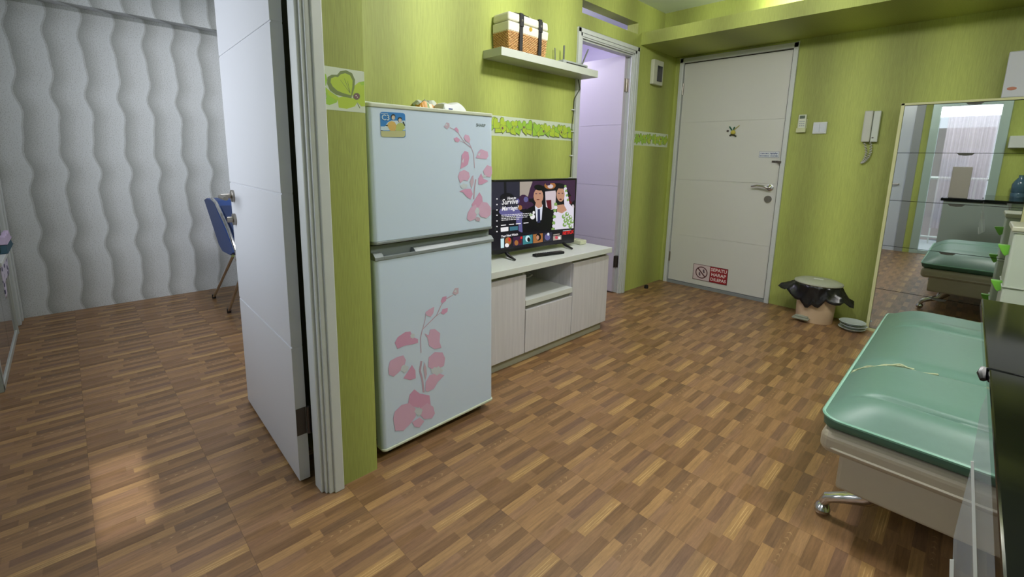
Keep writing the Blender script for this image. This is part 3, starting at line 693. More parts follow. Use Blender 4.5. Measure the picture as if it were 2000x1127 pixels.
P2.add(B((156, 590), (165, 550), (200, 530), (235, 520), (248, 545), (240, 580), (215, 605), (185, 632), (160, 622)), 0)
P2.add(B((235, 640), (262, 600), (280, 570), (298, 600), (300, 640), (270, 650)), 1); P2.blob(*sc4(243, 590, 700, 500, 2.683), 8, 7, -0.4, 3, 0.25)
P2.add(B((365, 580), (368, 530), (400, 502), (440, 505), (454, 535), (448, 575), (420, 590), (385, 592)), 0)
P2.add(B((350, 705), (352, 660), (372, 625), (410, 610), (450, 625), (415, 660), (395, 695), (362, 712)), 0); P2.blob(*sc4(410, 600, 700, 500, 2.683), 11, 8, 0.2, 3, 0.3)
P2.add(B((340, 590), (345, 555), (355, 585), (358, 620), (350, 650)), 2)
P2.add(B((260, 770), (268, 725), (292, 698), (320, 720), (372, 730), (378, 780), (340, 800), (290, 790)), 1)
P2.add(B((182, 850), (190, 815), (225, 780), (265, 770), (300, 800), (300, 840), (270, 880), (235, 915), (192, 915)), 0)
P2.add(B((320, 800), (360, 770), (392, 790), (400, 825), (385, 850), (345, 855), (325, 835)), 0); P2.add(B((280, 870), (320, 845), (345, 865), (320, 898), (295, 895)), 0)
P2.blob(*sc4(315, 815, 700, 500, 2.683), 7, 8, 0, 3, 0.25)
P2.m.build('orchid_print', PK, fg, recalc=False)
so = pt(0, -1.45, 939, 245); fz_x = Vector((0, 1, 0)) * math.cos(FTILT) + Vector((0, 0, 1)) * math.sin(FTILT); fz_y = Vector((0, 0, 1)) * math.cos(FTILT) - Vector((0, 1, 0)) * math.sin(FTILT)
text('brand_lettering', 'SHARP', (so.x + 0.0008, so.y, so.z), fz_x, fz_y, 0.017, mat('logo_grey', '#5b6666', 0.3), fg, 'CENTER')
# energy style magnet sticker
mg = thing('promo_sticker', (-1.449, 0.835, 1.26), 'square blue sticker of two people stuck on the freezer door', 'sticker')
def fq(x, y, k=0): return pt(0, -1.45, x, y) + Vector((0.0005 + k * 0.0002, 0, 0))
def rr(x0, y0, x1, y1, x2, y2, x3, y3, k, r=0.12):
    Q = [Vector((x0, y0)), Vector((x1, y1)), Vector((x2, y2)), Vector((x3, y3))]; out = []
    for i in range(4):
        p, a, b_ = Q[i], Q[i - 1], Q[(i + 1) % 4]; s0 = p + (a - p) * r; s1 = p + (b_ - p) * r
        for t in (0, .25, .5, .75, 1):
            q = s0 * (1 - t) ** 2 + p * 2 * t * (1 - t) + s1 * t * t; out.append(fq(q.x, q.y, k))
    return out
MB().prism(rr(742, 218, 791, 221, 792.5, 269, 744, 267.5, 2), (-0.0008, 0, 0)).build('sticker_sheet', mat('promo_blue', '#2f78bd', 0.35), mg)
C = lambda k, *l: [fq(730 + x / 14.09, 205 + y / 14.09, k) for x, y in l]
m = MB(); MM = [mat('promo_white', '#b9ccd8', 0.4), mat('promo_yellow', '#c6a55e', 0.4), mat('promo_skin', '#c1b3a2', 0.4), mat('promo_dark', '#22262c', 0.4), mat('promo_sand', '#b3b487', 0.4), mat('promo_green', '#a9b569', 0.4)]
m.flat(C(3, (185, 590), (300, 590), (380, 480), (480, 430), (860, 430), (870, 700), (190, 700)), 0)
m.flat(C(4, (190, 720), (865, 715), (865, 840), (820, 890), (240, 880), (200, 840)), 4)
m.flat(C(4, (360, 560), (400, 480), (480, 440), (570, 470), (620, 560), (590, 715), (450, 715)), 1); m.flat(C(5, (610, 560), (660, 510), (760, 490), (830, 540), (850, 640), (770, 715), (600, 715)), 5)
m.flat(C(6, (470, 310), (490, 265), (530, 250), (580, 270), (590, 340), (570, 360), (470, 350)), 3); m.flat(C(7, (485, 330), (510, 290), (560, 295), (578, 340), (565, 400), (520, 415), (490, 380)), 2)
m.flat(C(6, (655, 400), (665, 350), (710, 335), (760, 350), (775, 420), (750, 460), (665, 460)), 3); m.flat(C(7, (668, 410), (695, 370), (745, 380), (765, 420), (740, 480), (690, 480)), 2)
m.flat(C(5, (780, 470), (820, 460), (860, 560), (850, 590)), 3); m.flat(C(5, (190, 695), (250, 700), (250, 716), (190, 716)), 3); m.flat(C(5, (300, 570), (350, 545), (390, 560), (370, 585)), 3)
m.flat(C(6, (190, 225), (385, 235), (385, 248), (190, 240)), 0)
m.build('sticker_picture', MM, mg, recalc=False)
to = fq(730 + 205 / 14.09, 205 + 345 / 14.09, 6)
text('sticker_lettering', 'C3', (to.x, to.y, to.z), fz_x, fz_y, 0.026, MM[0], mg, bold=0.0004)
# things on top of the fridge
pk = thing('tissue_pack', (-1.60, 1.19, 1.327), 'white rounded pack with small blue print lying on the refrigerator', 'pack')
pm = MB(); g_ = []
for i in range(13):
    row = []
    for j in range(9):
        u = -1 + 2 * i / 12; v = -1 + 2 * j / 8; e_ = max(0, (1 - abs(u) ** 5) * (1 - abs(v) ** 5)) ** 0.5
        row.append(Vector((-1.60 + v * 0.045, 1.190 + u * 0.064, 1.329 + 0.046 * e_ * (1 + 0.12 * math.sin(5 * u)))))
    g_.append(row)
pm.grid(g_); pm.box(-1.645, -1.555, 1.126, 1.254, 1.3275, 1.3295); pm.build('pack_body', mat('pack_white', '#d2d6d8', 0.4, bump=0.3, nscale=60), pk)
MB().prism([(-1.5545, 1.15, 1.342), (-1.5545, 1.17, 1.342), (-1.5545, 1.17, 1.349), (-1.5545, 1.15, 1.349)], (0.0006, 0, 0)).build('pack_print', BLUE, pk)
sn = thing('snack_packet', (-1.66, 1.10, 1.327), 'crumpled orange and silver packet beside the white pack on the refrigerator', 'packet')
pm = MB(); g_ = []; rn = random.Random(5)
for i in range(12):
    row = []
    for j in range(8):
        u = -1 + 2 * i / 11; v = -1 + 2 * j / 7; e_ = max(0, (1 - u ** 4) * (1 - v ** 4)) ** 0.6
        row.append(Vector((-1.67 + v * 0.05, 1.115 + u * 0.062, 1.328 + (0.052 + rn.uniform(-0.010, 0.010)) * e_)))
    g_.append(row)
pm.grid(g_, smooth=False); o = pm.build('packet_body', [mat('packet_orange', '#c58a27', 0.3), mat('packet_silver', '#b7bcae', 0.25), mat('packet_green', '#6f8a3a', 0.35)], sn)
for p in o.data.polygons: p.material_index = 1 if p.center.z > 0.040 else (2 if rn.random() < .25 else 0)
sw = thing('folded_bag', (-1.70, 1.03, 1.327), 'dark folded bag corner lying left of the orange packet', 'bag')
MB().prism([(-1.64, 1.035, 1.328), (-1.64, 1.075, 1.328), (-1.64, 1.075, 1.352)], (-0.08, 0, 0)).build('bag_fold', mat('bag_dark', '#2a2d1f', 0.6), sw, bevel=0.003)

# ------------------------------------------------------------------ TV cabinet
tc = thing('tv_cabinet', (-1.88, 1.97, 0), 'pale laminate TV cabinet with open niche, beside the refrigerator', 'cabinet')
CY0, CY1 = 1.34, 2.578
MB().box(W + 0.002, -1.663, CY0, CY1, 0.546, 0.581).build('top_panel', mat('cab_top', '#ced2d0', 0.35, noise=0.05, nscale=20), tc, bevel=0.002)
body = MB().box(W + 0.004, -1.702, CY0 + 0.01, CY0 + 0.028, 0.06, 0.546).box(W + 0.004, -1.702, CY1 - 0.022, CY1 - 0.006, 0.06, 0.546)
body.box(W + 0.004, -1.702, 1.758, 1.772, 0.06, 0.546).box(W + 0.004, -1.702, 2.190, 2.204, 0.06, 0.546).box(W + 0.004, -1.702, CY0 + 0.01, CY1 - 0.006, 0.06, 0.075).box(W + 0.004, W + 0.012, CY0 + 0.01, CY1 - 0.006, 0.06, 0.546)
body.build('carcass', LAM, tc)
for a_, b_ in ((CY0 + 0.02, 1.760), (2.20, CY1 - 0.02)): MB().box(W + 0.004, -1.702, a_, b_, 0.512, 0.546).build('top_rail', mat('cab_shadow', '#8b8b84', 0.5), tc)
MB().box(W + 0.004, -1.683, 1.772, 2.190, 0.340, 0.372).build('niche_shelf', mat('cab_top', '#ced2d0', 0.35), tc, bevel=0.001)
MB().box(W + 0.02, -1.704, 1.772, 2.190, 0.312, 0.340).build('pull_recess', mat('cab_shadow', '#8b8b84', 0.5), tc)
MB().box(-1.702, -1.683, CY0 + 0.012, 1.769, 0.062, 0.522).build('door', LAM, tc, bevel=0.0015)
MB().box(-1.702, -1.683, 1.774, 2.189, 0.062, 0.316).build('drawer', LAM, tc, bevel=0.0015)
MB().box(-1.702, -1.683, 2.194, CY1 - 0.004, 0.062, 0.525).build('door', LAM, tc, bevel=0.0015)
MB().box(W + 0.02, -1.716, CY0 + 0.015, CY1 - 0.012, 0, 0.06).build('plinth', mat('cab_plinth', '#a9a99b', 0.5), tc)
cb = MB().tube([(-1.86, 1.80, 0.50), (-1.80, 1.83, 0.47), (-1.76, 1.87, 0.475), (-1.77, 1.91, 0.48), (-1.84, 1.90, 0.50), (-1.90, 1.87, 0.52)], 0.005, 6)
cbo = cb.build('dangling_cable', mat('cable_grey', '#8b8d8c', 0.5)); tag(cbo, 'grey cable looping down inside the open niche of the TV cabinet', 'cable')
# television ---------------------------------------------------------------
tv = thing('television', (-1.88, 2.06, 0.58), 'flat television showing a film menu, on the pale cabinet', 'television')
TX = -1.868
MB().box(TX - 0.05, TX, 1.694, 2.428, 0.613, 1.034).build('casing', mat('tv_black', '#0d0d10', 0.3), tv, bevel=0.004)
MB().box(TX - 0.075, TX - 0.04, 1.80, 2.32, 0.65, 0.90).build('back_cover', BLACKP, tv, bevel=0.01)
def emi(name, h, s_=1.0):
    m_ = bpy.data.materials.new(name); m_.use_nodes = True; b_ = m_.node_tree.nodes['Principled BSDF']
    b_.inputs['Base Color'].default_value = (0.002, 0.002, 0.002, 1); b_.inputs['Roughness'].default_value = 0.25
    b_.inputs['Emission Color'].default_value = lin(h); b_.inputs['Emission Strength'].default_value = s_; return m_
TC = ['#15131d', '#2b2a3a', '#c9bcc2', '#a3998f', '#b88a72', '#0f0f14', '#2c3050', '#d7dbe8', '#d8d3e0', '#7fa05a', '#5a1524', '#e8e6e8', '#3f6f80', '#c7505f', '#d02a2a', '#a0683a', '#3c2340', '#5f5c8e', '#c8e6ea', '#3a7d86']
TM = [emi('screen_%s' % n, h, 1.0) for n, h in zip(['base', 'curtain', 'bright', 'pillar', 'skin', 'suit', 'tie', 'shirt', 'dress', 'leaf', 'wine', 'white', 'teal', 'pink', 'red', 'tan', 'plum', 'violet', 'ice', 'aqua'], TC)]
sc_ = MB(); kk = [0]
def S(mi, *l, ox=960, oy=340, s_=6.261):
    kk[0] += 1; sc_.flat([pt(0, TX + 0.001, ox + x / s_, oy + y / s_) + Vector((0.00003 * kk[0], 0, 0)) for x, y in l], mi)
def SE(mi, cx, cy, rx, ry, rot=0, n=14): S(mi, *ellipse(cx, cy, rx, ry, n, rot))
S(0, (-40, 96), (1030, 72), (1005, 830), (-30, 940)); S(1, (-40, 100), (340, 95), (345, 420), (-30, 440)); S(0, (150, 98), (180, 98), (190, 400), (160, 400))
S(3, (345, 95), (500, 90), (480, 270), (345, 290)); S(16, (505, 85), (660, 82), (640, 140), (500, 300), (440, 300), (470, 180)); S(2, (655, 215), (790, 200), (780, 420), (730, 440), (665, 400))
SE(15, 715, 140, 70, 45); SE(2, 720, 150, 35, 25); SE(16, 690, 120, 30, 20); S(10, (665, 320), (730, 315), (735, 430), (690, 430)); S(16, (620, 82), (1025, 74), (1020, 330), (930, 200), (840, 110), (640, 110))
SE(16, 390, 340, 70, 90); SE(17, 420, 310, 28, 34); SE(16, 470, 400, 50, 60); SE(15, 350, 410, 24, 30); SE(17, 320, 330, 22, 30)
SE(17, 220, 460, 130, 60); S(17, (300, 440), (380, 470), (380, 720), (300, 680)); S(0, (100, 620), (330, 600), (330, 720), (100, 780)); SE(0, 190, 290, 90, 60)
SE(10, 960, 320, 28, 50); SE(16, 985, 300, 26, 40); SE(2, 995, 400, 14, 30)
# groom
S(5, (380, 740), (370, 560), (430, 430), (520, 380), (640, 390), (740, 440), (770, 560), (740, 720)); S(7, (530, 385), (625, 375), (610, 560), (550, 580)); S(6, (562, 430), (592, 425), (596, 590), (560, 600))
S(4, (545, 330), (610, 330), (622, 395), (570, 420), (532, 385)); SE(4, 572, 270, 60, 92); SE(5, 580, 165, 62, 36, 0.15); S(5, (630, 170), (648, 200), (648, 270), (632, 260)); SE(16, 545, 240, 13, 5); SE(16, 590, 238, 13, 5); SE(10, 568, 312, 20, 5); SE(11, 500, 520, 30, 34); SE(9, 480, 500, 22, 16); SE(11, 515, 470, 14, 20)
# bride
SE(0, 850, 190, 72, 75); S(8, (880, 130), (915, 180), (950, 360), (1005, 420), (1000, 700), (900, 700)); S(8, (780, 480), (830, 440), (960, 440), (1000, 520), (960, 720), (770, 720)); S(4, (800, 380), (880, 370), (920, 440), (860, 480), (800, 460))
SE(4, 843, 250, 50, 88); SE(0, 850, 150, 52, 28); SE(16, 822, 235, 12, 5); SE(16, 865, 235, 12, 5); SE(10, 842, 308, 16, 7)
for i in range(9): SE(8 if i % 2 else 9, 782 - i * 4 + (6 if i % 2 else 0), 370 + i * 38, 20, 22); 
for i in range(8): SE(8 if i % 2 else 9, 900 + i * 5, 150 + i * 28, 14, 18)
for a, b_ in ((880, 520), (920, 490), (960, 530), (900, 570), (940, 600), (980, 580), (890, 620), (960, 640), (930, 550)): SE(9, a, b_, 24, 26); SE(8, a + 6, b_ - 8, 10, 12)
S(0, (-30, 745), (1000, 660), (1004, 835), (-28, 940))
# thumbnails
S(18, (108, 790), (150, 785), (150, 900), (110, 905)); SE(15, 200, 820, 40, 50); SE(11, 185, 870, 25, 25); SE(14, 215, 800, 14, 24); S(16, (258, 770), (372, 758), (372, 865), (262, 880)); SE(15, 300, 840, 24, 32); SE(10, 345, 820, 20, 30); S(14, (350, 765), (372, 762), (372, 790), (350, 792))
S(19, (378, 755), (498, 738), (498, 845), (380, 862)); SE(18, 440, 790, 30, 40); SE(5, 450, 800, 18, 28); S(15, (504, 738), (622, 722), (622, 830), (506, 845)); SE(5, 570, 770, 32, 44); SE(4, 560, 775, 18, 28); S(1, (628, 722), (738, 706), (738, 812), (630, 828)); SE(17, 680, 770, 34, 40); SE(7, 690, 735, 14, 18); S(3, (748, 760), (850, 745), (850, 800), (750, 812)); SE(13, 790, 775, 18, 20); SE(11, 825, 780, 15, 16)
S(11, (108, 655), (202, 645), (202, 695), (110, 706)); S(12, (218, 645), (318, 634), (318, 682), (220, 694)); S(3, (750, 738), (830, 725), (830, 738), (752, 750))
for y in (303, 372, 438, 503, 572, 640, 703): SE(11, 62, y, 8, 9, n=8)
for y, x1 in ((500, 480), (520, 470), (540, 430), (560, 320)):
    x = 115; r_ = random.Random(y)
    while x < x1: wd = r_.uniform(12, 34); S(11, (x, y - (x - 115) * .07), (x + wd, y - (x + wd - 115) * .07), (x + wd, y + 8 - (x + wd - 115) * .07), (x, y + 8 - (x - 115) * .07)); x += wd + 7
for x in (110, 208, 292, 385): S(11, (x, 622 - (x - 110) * .1), (x + 60, 616 - (x - 110) * .1), (x + 60, 626 - (x - 110) * .1), (x, 632 - (x - 110) * .1))
for i in range(9): S(18, (868 + i * 11, 690 - i * 1.2), (876 + i * 11, 689 - i * 1.2), (876 + i * 11, 696 - i * 1.2), (868 + i * 11, 697 - i * 1.2))
sc_.build('screen', TM, tv, recalc=False)
def tvt(body, x, y, size, mi, **kw):
    p = pt(0, TX + 0.001, 960 + x / 6.261, 340 + y / 6.261); text('screen_text', body, (TX + 0.0085, p.y, p.z), (0, 1, 0), (0, 0, 1), size, TM[mi], tv, **kw)
tvt('How to', 180, 297, 0.022, 11, shear=0.3, bold=0.0005); tvt('Survive', 112, 345, 0.044, 11, shear=0.25, bold=0.0006); tvt('Marriage?', 112, 425, 0.034, 11, shear=0.25, bold=0.0006)
tvt('NETFLIX', 860, 725, 0.030, 14, bold=0.0012); tvt('Your Next Watch', 108, 762, 0.018, 11, bold=0.0004)
lp_ = pt(0, TX + 0.001, 960 + 562 / 6.261, 340 + 868 / 6.261); MB().box(TX, TX + 0.001, lp_.y - 0.03, lp_.y + 0.03, lp_.z - 0.003, lp_.z + 0.003).build('maker_mark', mat('mark_grey', '#8d8d95', 0.4), tv)
for yy in (1.80, 2.32):
    MB().tube([(TX - 0.02, yy, 0.62), (TX + 0.02, yy - 0.01, 0.60), (TX + 0.085, yy - 0.02, 0.5875)], [0.012, 0.010, 0.006], 8).tube([(TX - 0.02, yy, 0.62), (TX - 0.07, yy - 0.005, 0.60), (TX - 0.13, yy - 0.01, 0.5875)], [0.012, 0.010, 0.006], 8).build('foot', BLACKP, tv)
# remote and power strip on the cabinet
rm = thing('tv_remote', (-1.79, 2.05, 0.581), 'black television remote lying on the cabinet in front of the television', 'remote')
pa = pt(2, 0.59, 1043, 499); pb = pt(2, 0.59, 1099, 492); dr = (pb - pa).normalized(); sd = Vector((-dr.y, dr.x, 0)); L_ = (pb - pa).length
MR = Matrix(((dr.x, sd.x, 0, (pa.x + pb.x) / 2), (dr.y, sd.y, 0, (pa.y + pb.y) / 2), (0, 0, 1, 0.581), (0, 0, 0, 1)))
MB().box(-L_ / 2, L_ / 2, -0.02, 0.02, 0.0005, 0.016, M=MR).build('remote_body', BLACKP, rm, bevel=0.005)
b = MB()
for i in range(7):
    for j in range(2): b.cyl(MR @ Vector((-L_ / 2 + 0.02 + i * 0.018, -0.007 + j * 0.014, 0.016)), MR @ Vector((-L_ / 2 + 0.02 + i * 0.018, -0.007 + j * 0.014, 0.018)), 0.004, n=8)
b.build('buttons', mat('btn_dark', '#3a3c42', 0.5), rm)
ps = thing('power_strip', (-1.93, 2.49, 0.581), 'cream power strip lying behind the right end of the television', 'power strip')
MB().box(-1.985, -1.845, 2.470, 2.535, 0.582, 0.612, M=None).build('strip_body', mat('strip_cream', '#c9ccb4', 0.4), ps, bevel=0.005)
b = MB()
for i in range(4): b.cyl((-1.965 + i * 0.034, 2.502, 0.612), (-1.965 + i * 0.034, 2.502, 0.6145), 0.014, n=14)
b.build('sockets', mat('socket_cream', '#aeb19c', 0.5), ps)
# cable from router down the bathroom door frame
cm_ = MB(); rn = random.Random(2)
cm_.tube([(W + 0.02, 2.665, 1.712), (W + 0.03, 2.675, 1.65), (W + 0.012, 2.640, 1.58)] + [(W + 0.006, 2.638 + rn.uniform(-0.006, 0.006), 1.56 - 0.08 * i) for i in range(10)], 0.0032, 6)
o = cm_.build('router_cable', mat('cable_dark', '#33391f', 0.6)); tag(o, 'dark cable running down beside the bathroom door frame from the shelf', 'cable')
for z in (1.50, 1.35, 1.18, 1.02, 0.90): MB().box(W, W + 0.012, 2.624, 2.652, z, z + 0.008).build('cable_clip', WHITEPL, o)

# ------------------------------------------------------------------ wall shelf and what stands on it
sh = MB().box(W + 0.0005, -1.942, 1.797, 2.706, 1.716, 1.760).build('wall_shelf', mat('shelf_grey', '#b9beb4', 0.45), bevel=0.001)
tag(sh, 'grey white floating shelf above the television', 'shelf')
bk = thing('picnic_basket', (-2.03, 2.03, 1.76), 'wicker basket with cream cloth lid and two black straps on the shelf', 'basket')
BX0, BX1, BY0, BY1 = -2.090, -1.962, 1.868, 2.185
def taper_box(z0, z1, e0, e1, mi=0, mm=None):
    mm = mm or MB(); vs = [(BX0 - 0.0 + 0.0, BY0 - e0, z0), (BX1 + e0, BY0 - e0, z0), (BX1 + e0, BY1 + e0, z0), (BX0, BY1 + e0, z0), (BX0, BY0 - e1, z1), (BX1 + e1, BY0 - e1, z1), (BX1 + e1, BY1 + e1, z1), (BX0, BY1 + e1, z1)]
    return mm.add(vs, [(3, 2, 1, 0), (4, 5, 6, 7), (0, 1, 5, 4), (1, 2, 6, 5), (2, 3, 7, 6), (3, 0, 4, 7)], mi)
taper_box(1.761, 1.868, -0.006, 0.004).build('wicker_core', mat('wicker_dark', '#5e3d1c', 0.8), bk, bevel=0.012, seg=3)
wk = MB()
def around(z, e, ph, n=64):
    pts = []; per = [(BX1 + e, BY0 - e), (BX1 + e, BY1 + e)]
    L1_ = BX1 - BX0; L2_ = BY1 - BY0
    for i in range(14): pts.append((BX0 + L1_ * i / 13, BY0 - e, 0, -1, i))
    for i in range(1, 34): pts.append((BX1 + e, BY0 + L2_ * i / 33, 1, 0, i + 13))
    for i in range(1, 14): pts.append((BX1 - L1_ * i / 13, BY1 + e, 0, 1, i + 46))
    return [(x + nx * 0.0026 * math.cos(math.pi * (k + ph)), y + ny * 0.0026 * math.cos(math.pi * (k + ph)), z) for x, y, nx, ny, k in pts]
for r_ in range(15): wk.tube(around(1.766 + r_ * 0.0071, -0.006 + 0.009 * r_ / 14, r_ % 2), 0.0034, 5)
o = wk.build('wicker_weave', RATTAN, bk)
CL = mat('basket_cloth', '#dcdac8', 0.8, bump=0.3, nscale=90)
taper_box(1.860, 1.912, 0.008, 0.010).build('cloth_skirt', CL, bk, bevel=0.008, seg=3)
taper_box(1.916, 1.963, 0.010, 0.006).build('lid', CL, bk, bevel=0.012, seg=3)
for ys in (1.955, 2.115):
    st_ = MB(); e = 0.014
    st_.box(BX1 - 0.02, BX1 + e + 0.0025, ys - 0.012, ys + 0.012, 1.9625, 1.9665); st_.box(BX0 + 0.01, BX1, ys - 0.012, ys + 0.012, 1.963, 1.9665)
    st_.box(BX1 + 0.010, BX1 + e + 0.002, ys - 0.012, ys + 0.012, 1.765, 1.9655); st_.box(BX1 + e + 0.001, BX1 + e + 0.006, ys - 0.014, ys + 0.014, 1.895, 1.955)
    s_o = st_.build('strap', mat('strap_black', '#1a1b1d', 0.6), bk, bevel=0.001)
    MB().cyl((BX1 + e + 0.006, ys, 1.928), (BX1 + e + 0.008, ys, 1.928), 0.007, n=12).build('buckle', STEEL, s_o)
MB().tube([(-2.03, 1.955, 1.966), (-2.03, 1.975, 1.985), (-2.03, 2.035, 1.990), (-2.03, 2.095, 1.985), (-2.03, 2.115, 1.966)], 0.008, 8).build('handle', mat('strap_black', '#1a1b1d', 0.6), bk)
MB().cyl((BX1 + 0.009, 2.035, 1.897), (BX1 + 0.0125, 2.035, 1.897), 0.012, n=16).build('emblem', mat('emblem_gold', '#b5952f', 0.4), bk)
MB().lathe((-2.07, 2.145, 1.9645), [(0.012, 0), (0.014, 0.01), (0.006, 0.02), (0.010, 0.035), (0.002, 0.05)], 12).build('knob', mat('knob_cream', '#b8b183', 0.5), bk)
ro = thing('wifi_router', (-2.02, 2.46, 1.76), 'grey flat router with upright antennas on the right end of the shelf', 'router')
MB().box(-2.075, -1.965, 2.36, 2.62, 1.764, 1.786).build('router_body', mat('router_grey', '#9aa09c', 0.35), ro, bevel=0.006)
MB().box(-1.966, -1.9635, 2.39, 2.60, 1.766, 1.774).build('vent_strip', BLACKP, ro)
for (yb, yt, xb, r_) in ((2.400, 2.392, -2.07, 0.0035), (2.450, 2.450, -2.04, 0.0058), (2.575, 2.640, -1.985, 0.0050)):
    MB().tube([(xb, yb, 1.780), (xb, (yb + yt) / 2, 1.84), (xb, yt, 1.895 if r_ > 0.004 else 1.875)], r_, 8).build('antenna', mat('antenna_grey', '#5d625e', 0.5), ro)
mb_ = thing('modem_box', (-2.0, 2.67, 1.76), 'low white rounded modem beside the router at the shelf end', 'modem')
MB().lathe((-2.02, 2.655, 1.7605), [(0.040, 0), (0.045, 0.006), (0.040, 0.014), (0.015, 0.020), (0.0, 0.021)], 24, sx=0.9).build('modem_body', WHITEPL, mb_)

# ------------------------------------------------------------------ mirrored cabinet by the entrance wall
mc = thing('mirror_cabinet', (-0.11, 4.05, 0), 'tall cream cabinet with mirrored flap doors against the green wall', 'cabinet')
MY = 3.985; CRM = mat('cabinet_cream', '#c3c495', 0.45)
MB().box(-0.433, 0.213, MY + 0.008, D - 0.001, 0.0, 1.562).build('carcass', CRM, mc)
MB().box(-0.433, -0.415, MY - 0.003, MY + 0.008, 0, 1.562).box(0.195, 0.213, MY - 0.003, MY + 0.008, 0, 1.562).box(-0.433, 0.213, MY - 0.003, MY + 0.008, 1.548, 1.562).box(-0.415, 0.195, MY - 0.003, MY + 0.008, 0, 0.02).build('frame', CRM, mc, bevel=0.001)
MIR = mat('mirror', '#d5dad8', 0.015, metal=1.0)
edges = [0.022, 0.312, 0.618, 0.928, 1.243, 1.546]
for k in range(5):
    dd = MB().box(-0.413, 0.193, MY, MY + 0.007, edges[k] + 0.0015, edges[k + 1] - 0.0015).build('mirror_door', MIR, mc)
    MB().prism([(-0.128, MY - 0.002, edges[k + 1] - 0.001), (-0.048, MY - 0.002, edges[k + 1] - 0.001), (-0.060, MY - 0.002, edges[k + 1] - 0.013), (-0.088, MY - 0.002, edges[k + 1] - 0.016), (-0.116, MY - 0.002, edges[k + 1] - 0.013)], (0, 0.0015, 0)).build('finger_pull', mat('pull_dark', '#3c3d36', 0.5), dd)
MB().box(-0.414, 0.194, MY + 0.0065, MY + 0.0085, 0.02, 1.548).build('backing', DARKGAP, mc)
wx = thing('white_appliance_box', (0.2, 4.0, 1.563), 'white box with orange oval label standing on the mirrored cabinet', 'box')
q = pt(1, 4.0, 1956, 187)
MB().box(0.015, 0.42, 3.995, 4.12, 1.5635, 1.822).build('box_body', mat('box_white', '#b9bcc6', 0.4), wx, bevel=0.006)
lb_ = pt(1, 3.995, 1976, 173); MB().prism([Vector((lb_.x + 0.020 * math.cos(a * math.pi / 8), 3.9945, lb_.z + 0.010 * math.sin(a * math.pi / 8))) for a in range(16)], (0, -0.0008, 0)).build('oval_label', mat('label_orange', '#b0705a', 0.5), wx)

# ------------------------------------------------------------------ pedal bin
bn = thing('pedal_bin', (-0.74, 3.93, 0), 'beige pedal bin with grey lid and black liner bag by the entrance wall', 'bin')
BC = (-0.740, 3.935, 0.0)
MB().lathe(BC, [(0.115, 0.0), (0.118, 0.01), (0.122, 0.10), (0.128, 0.22), (0.132, 0.262)], 40, sy=0.85).build('bucket', mat('bin_beige', '#c2a98d', 0.5), bn)
MB().lathe((BC[0], BC[1], 0.285), [(0.150, 0.0), (0.156, 0.006), (0.153, 0.016), (0.125, 0.028), (0.06, 0.034), (0.0, 0.035)], 40, sy=0.85).build('lid', mat('bin_lid', '#a4a898', 0.35), bn)
MB().box(BC[0] - 0.03, BC[0] + 0.03, BC[1] - 0.02, BC[1] + 0.0, 0.318, 0.323).build('lid_label', WHITEPL, bn, bevel=0.002)
MB().box(BC[0] - 0.112, BC[0] - 0.005, BC[1] - 0.145, BC[1] - 0.085, 0.022, 0.034).box(BC[0] - 0.100, BC[0] - 0.015, BC[1] - 0.120, BC[1] - 0.085, 0.034, 0.045).build('pedal', mat('pedal_grey', '#8b8f80', 0.45), bn, bevel=0.004)
bg = MB(); rn = random.Random(9); rows = []
for i in range(49):
    a = 2 * math.pi * i / 48; col = []
    # drop of the bag skirt: deep point in front, flying corners left and right
    front = max(0, math.cos(a + math.pi / 2 + 0.15)); lft = max(0, math.cos(a - math.pi * 1.02)) ** 6; rgt = max(0, math.cos(a + 0.25)) ** 6
    drop = 0.045 + 0.100 * front ** 3 + 0.03 * abs(math.sin(6 * a)); out = 0.010 + 0.095 * lft + 0.085 * rgt
    drop = drop + 0.05 * rgt + 0.0 * lft
    for j in range(7):
        t = j / 6; r = 0.146 - 0.008 * math.sin(t * 3) + out * t ** 1.2 + rn.uniform(-0.006, 0.006) * t + 0.006 * math.sin(14 * a + j)
        z = 0.288 - drop * t + rn.uniform(-0.004, 0.004)
        col.append(Vector((BC[0] + math.cos(a) * r, min(BC[1] + math.sin(a) * r * 0.85, D - 0.008), z)))
    rows.append(col)
rows[-1] = rows[0]
bg.grid(rows); bg.build('liner_bag', mat('bag_black', '#111216', 0.28, spec=0.6), bn, solid=0.0015, recalc=False, angle=60)
# plates
for i in range(3):
    pl = MB().lathe((-0.500 + 0.008 * (i % 2), 3.895, 0.001 + i * 0.021), [(0.045, 0.0), (0.050, 0.004), (0.062, 0.012), (0.078, 0.020), (0.080, 0.022), (0.077, 0.023), (0.060, 0.015), (0.0, 0.010)], 36, sx=1.0)
    o = pl.build('plate', mat('plate_white', '#b9c4c4', 0.2))
    tag(o, ['white plate at the bottom of the stack on the floor', 'white plate in the middle of the stack on the floor', 'white plate on top of the stack on the floor by the mirrored cabinet'][i], 'plate', 'plates stacked on the floor')
o = MB().lathe((-2.024, 3.739, 0.0), [(0.018, 0), (0.019, 0.01), (0.017, 0.028), (0.010, 0.032), (0, 0.033)], 16).build('door_stopper', mat('rubber_black', '#14110f', 0.6)); tag(o, 'small black rubber stopper on the floor left of the entrance door', 'door stopper')

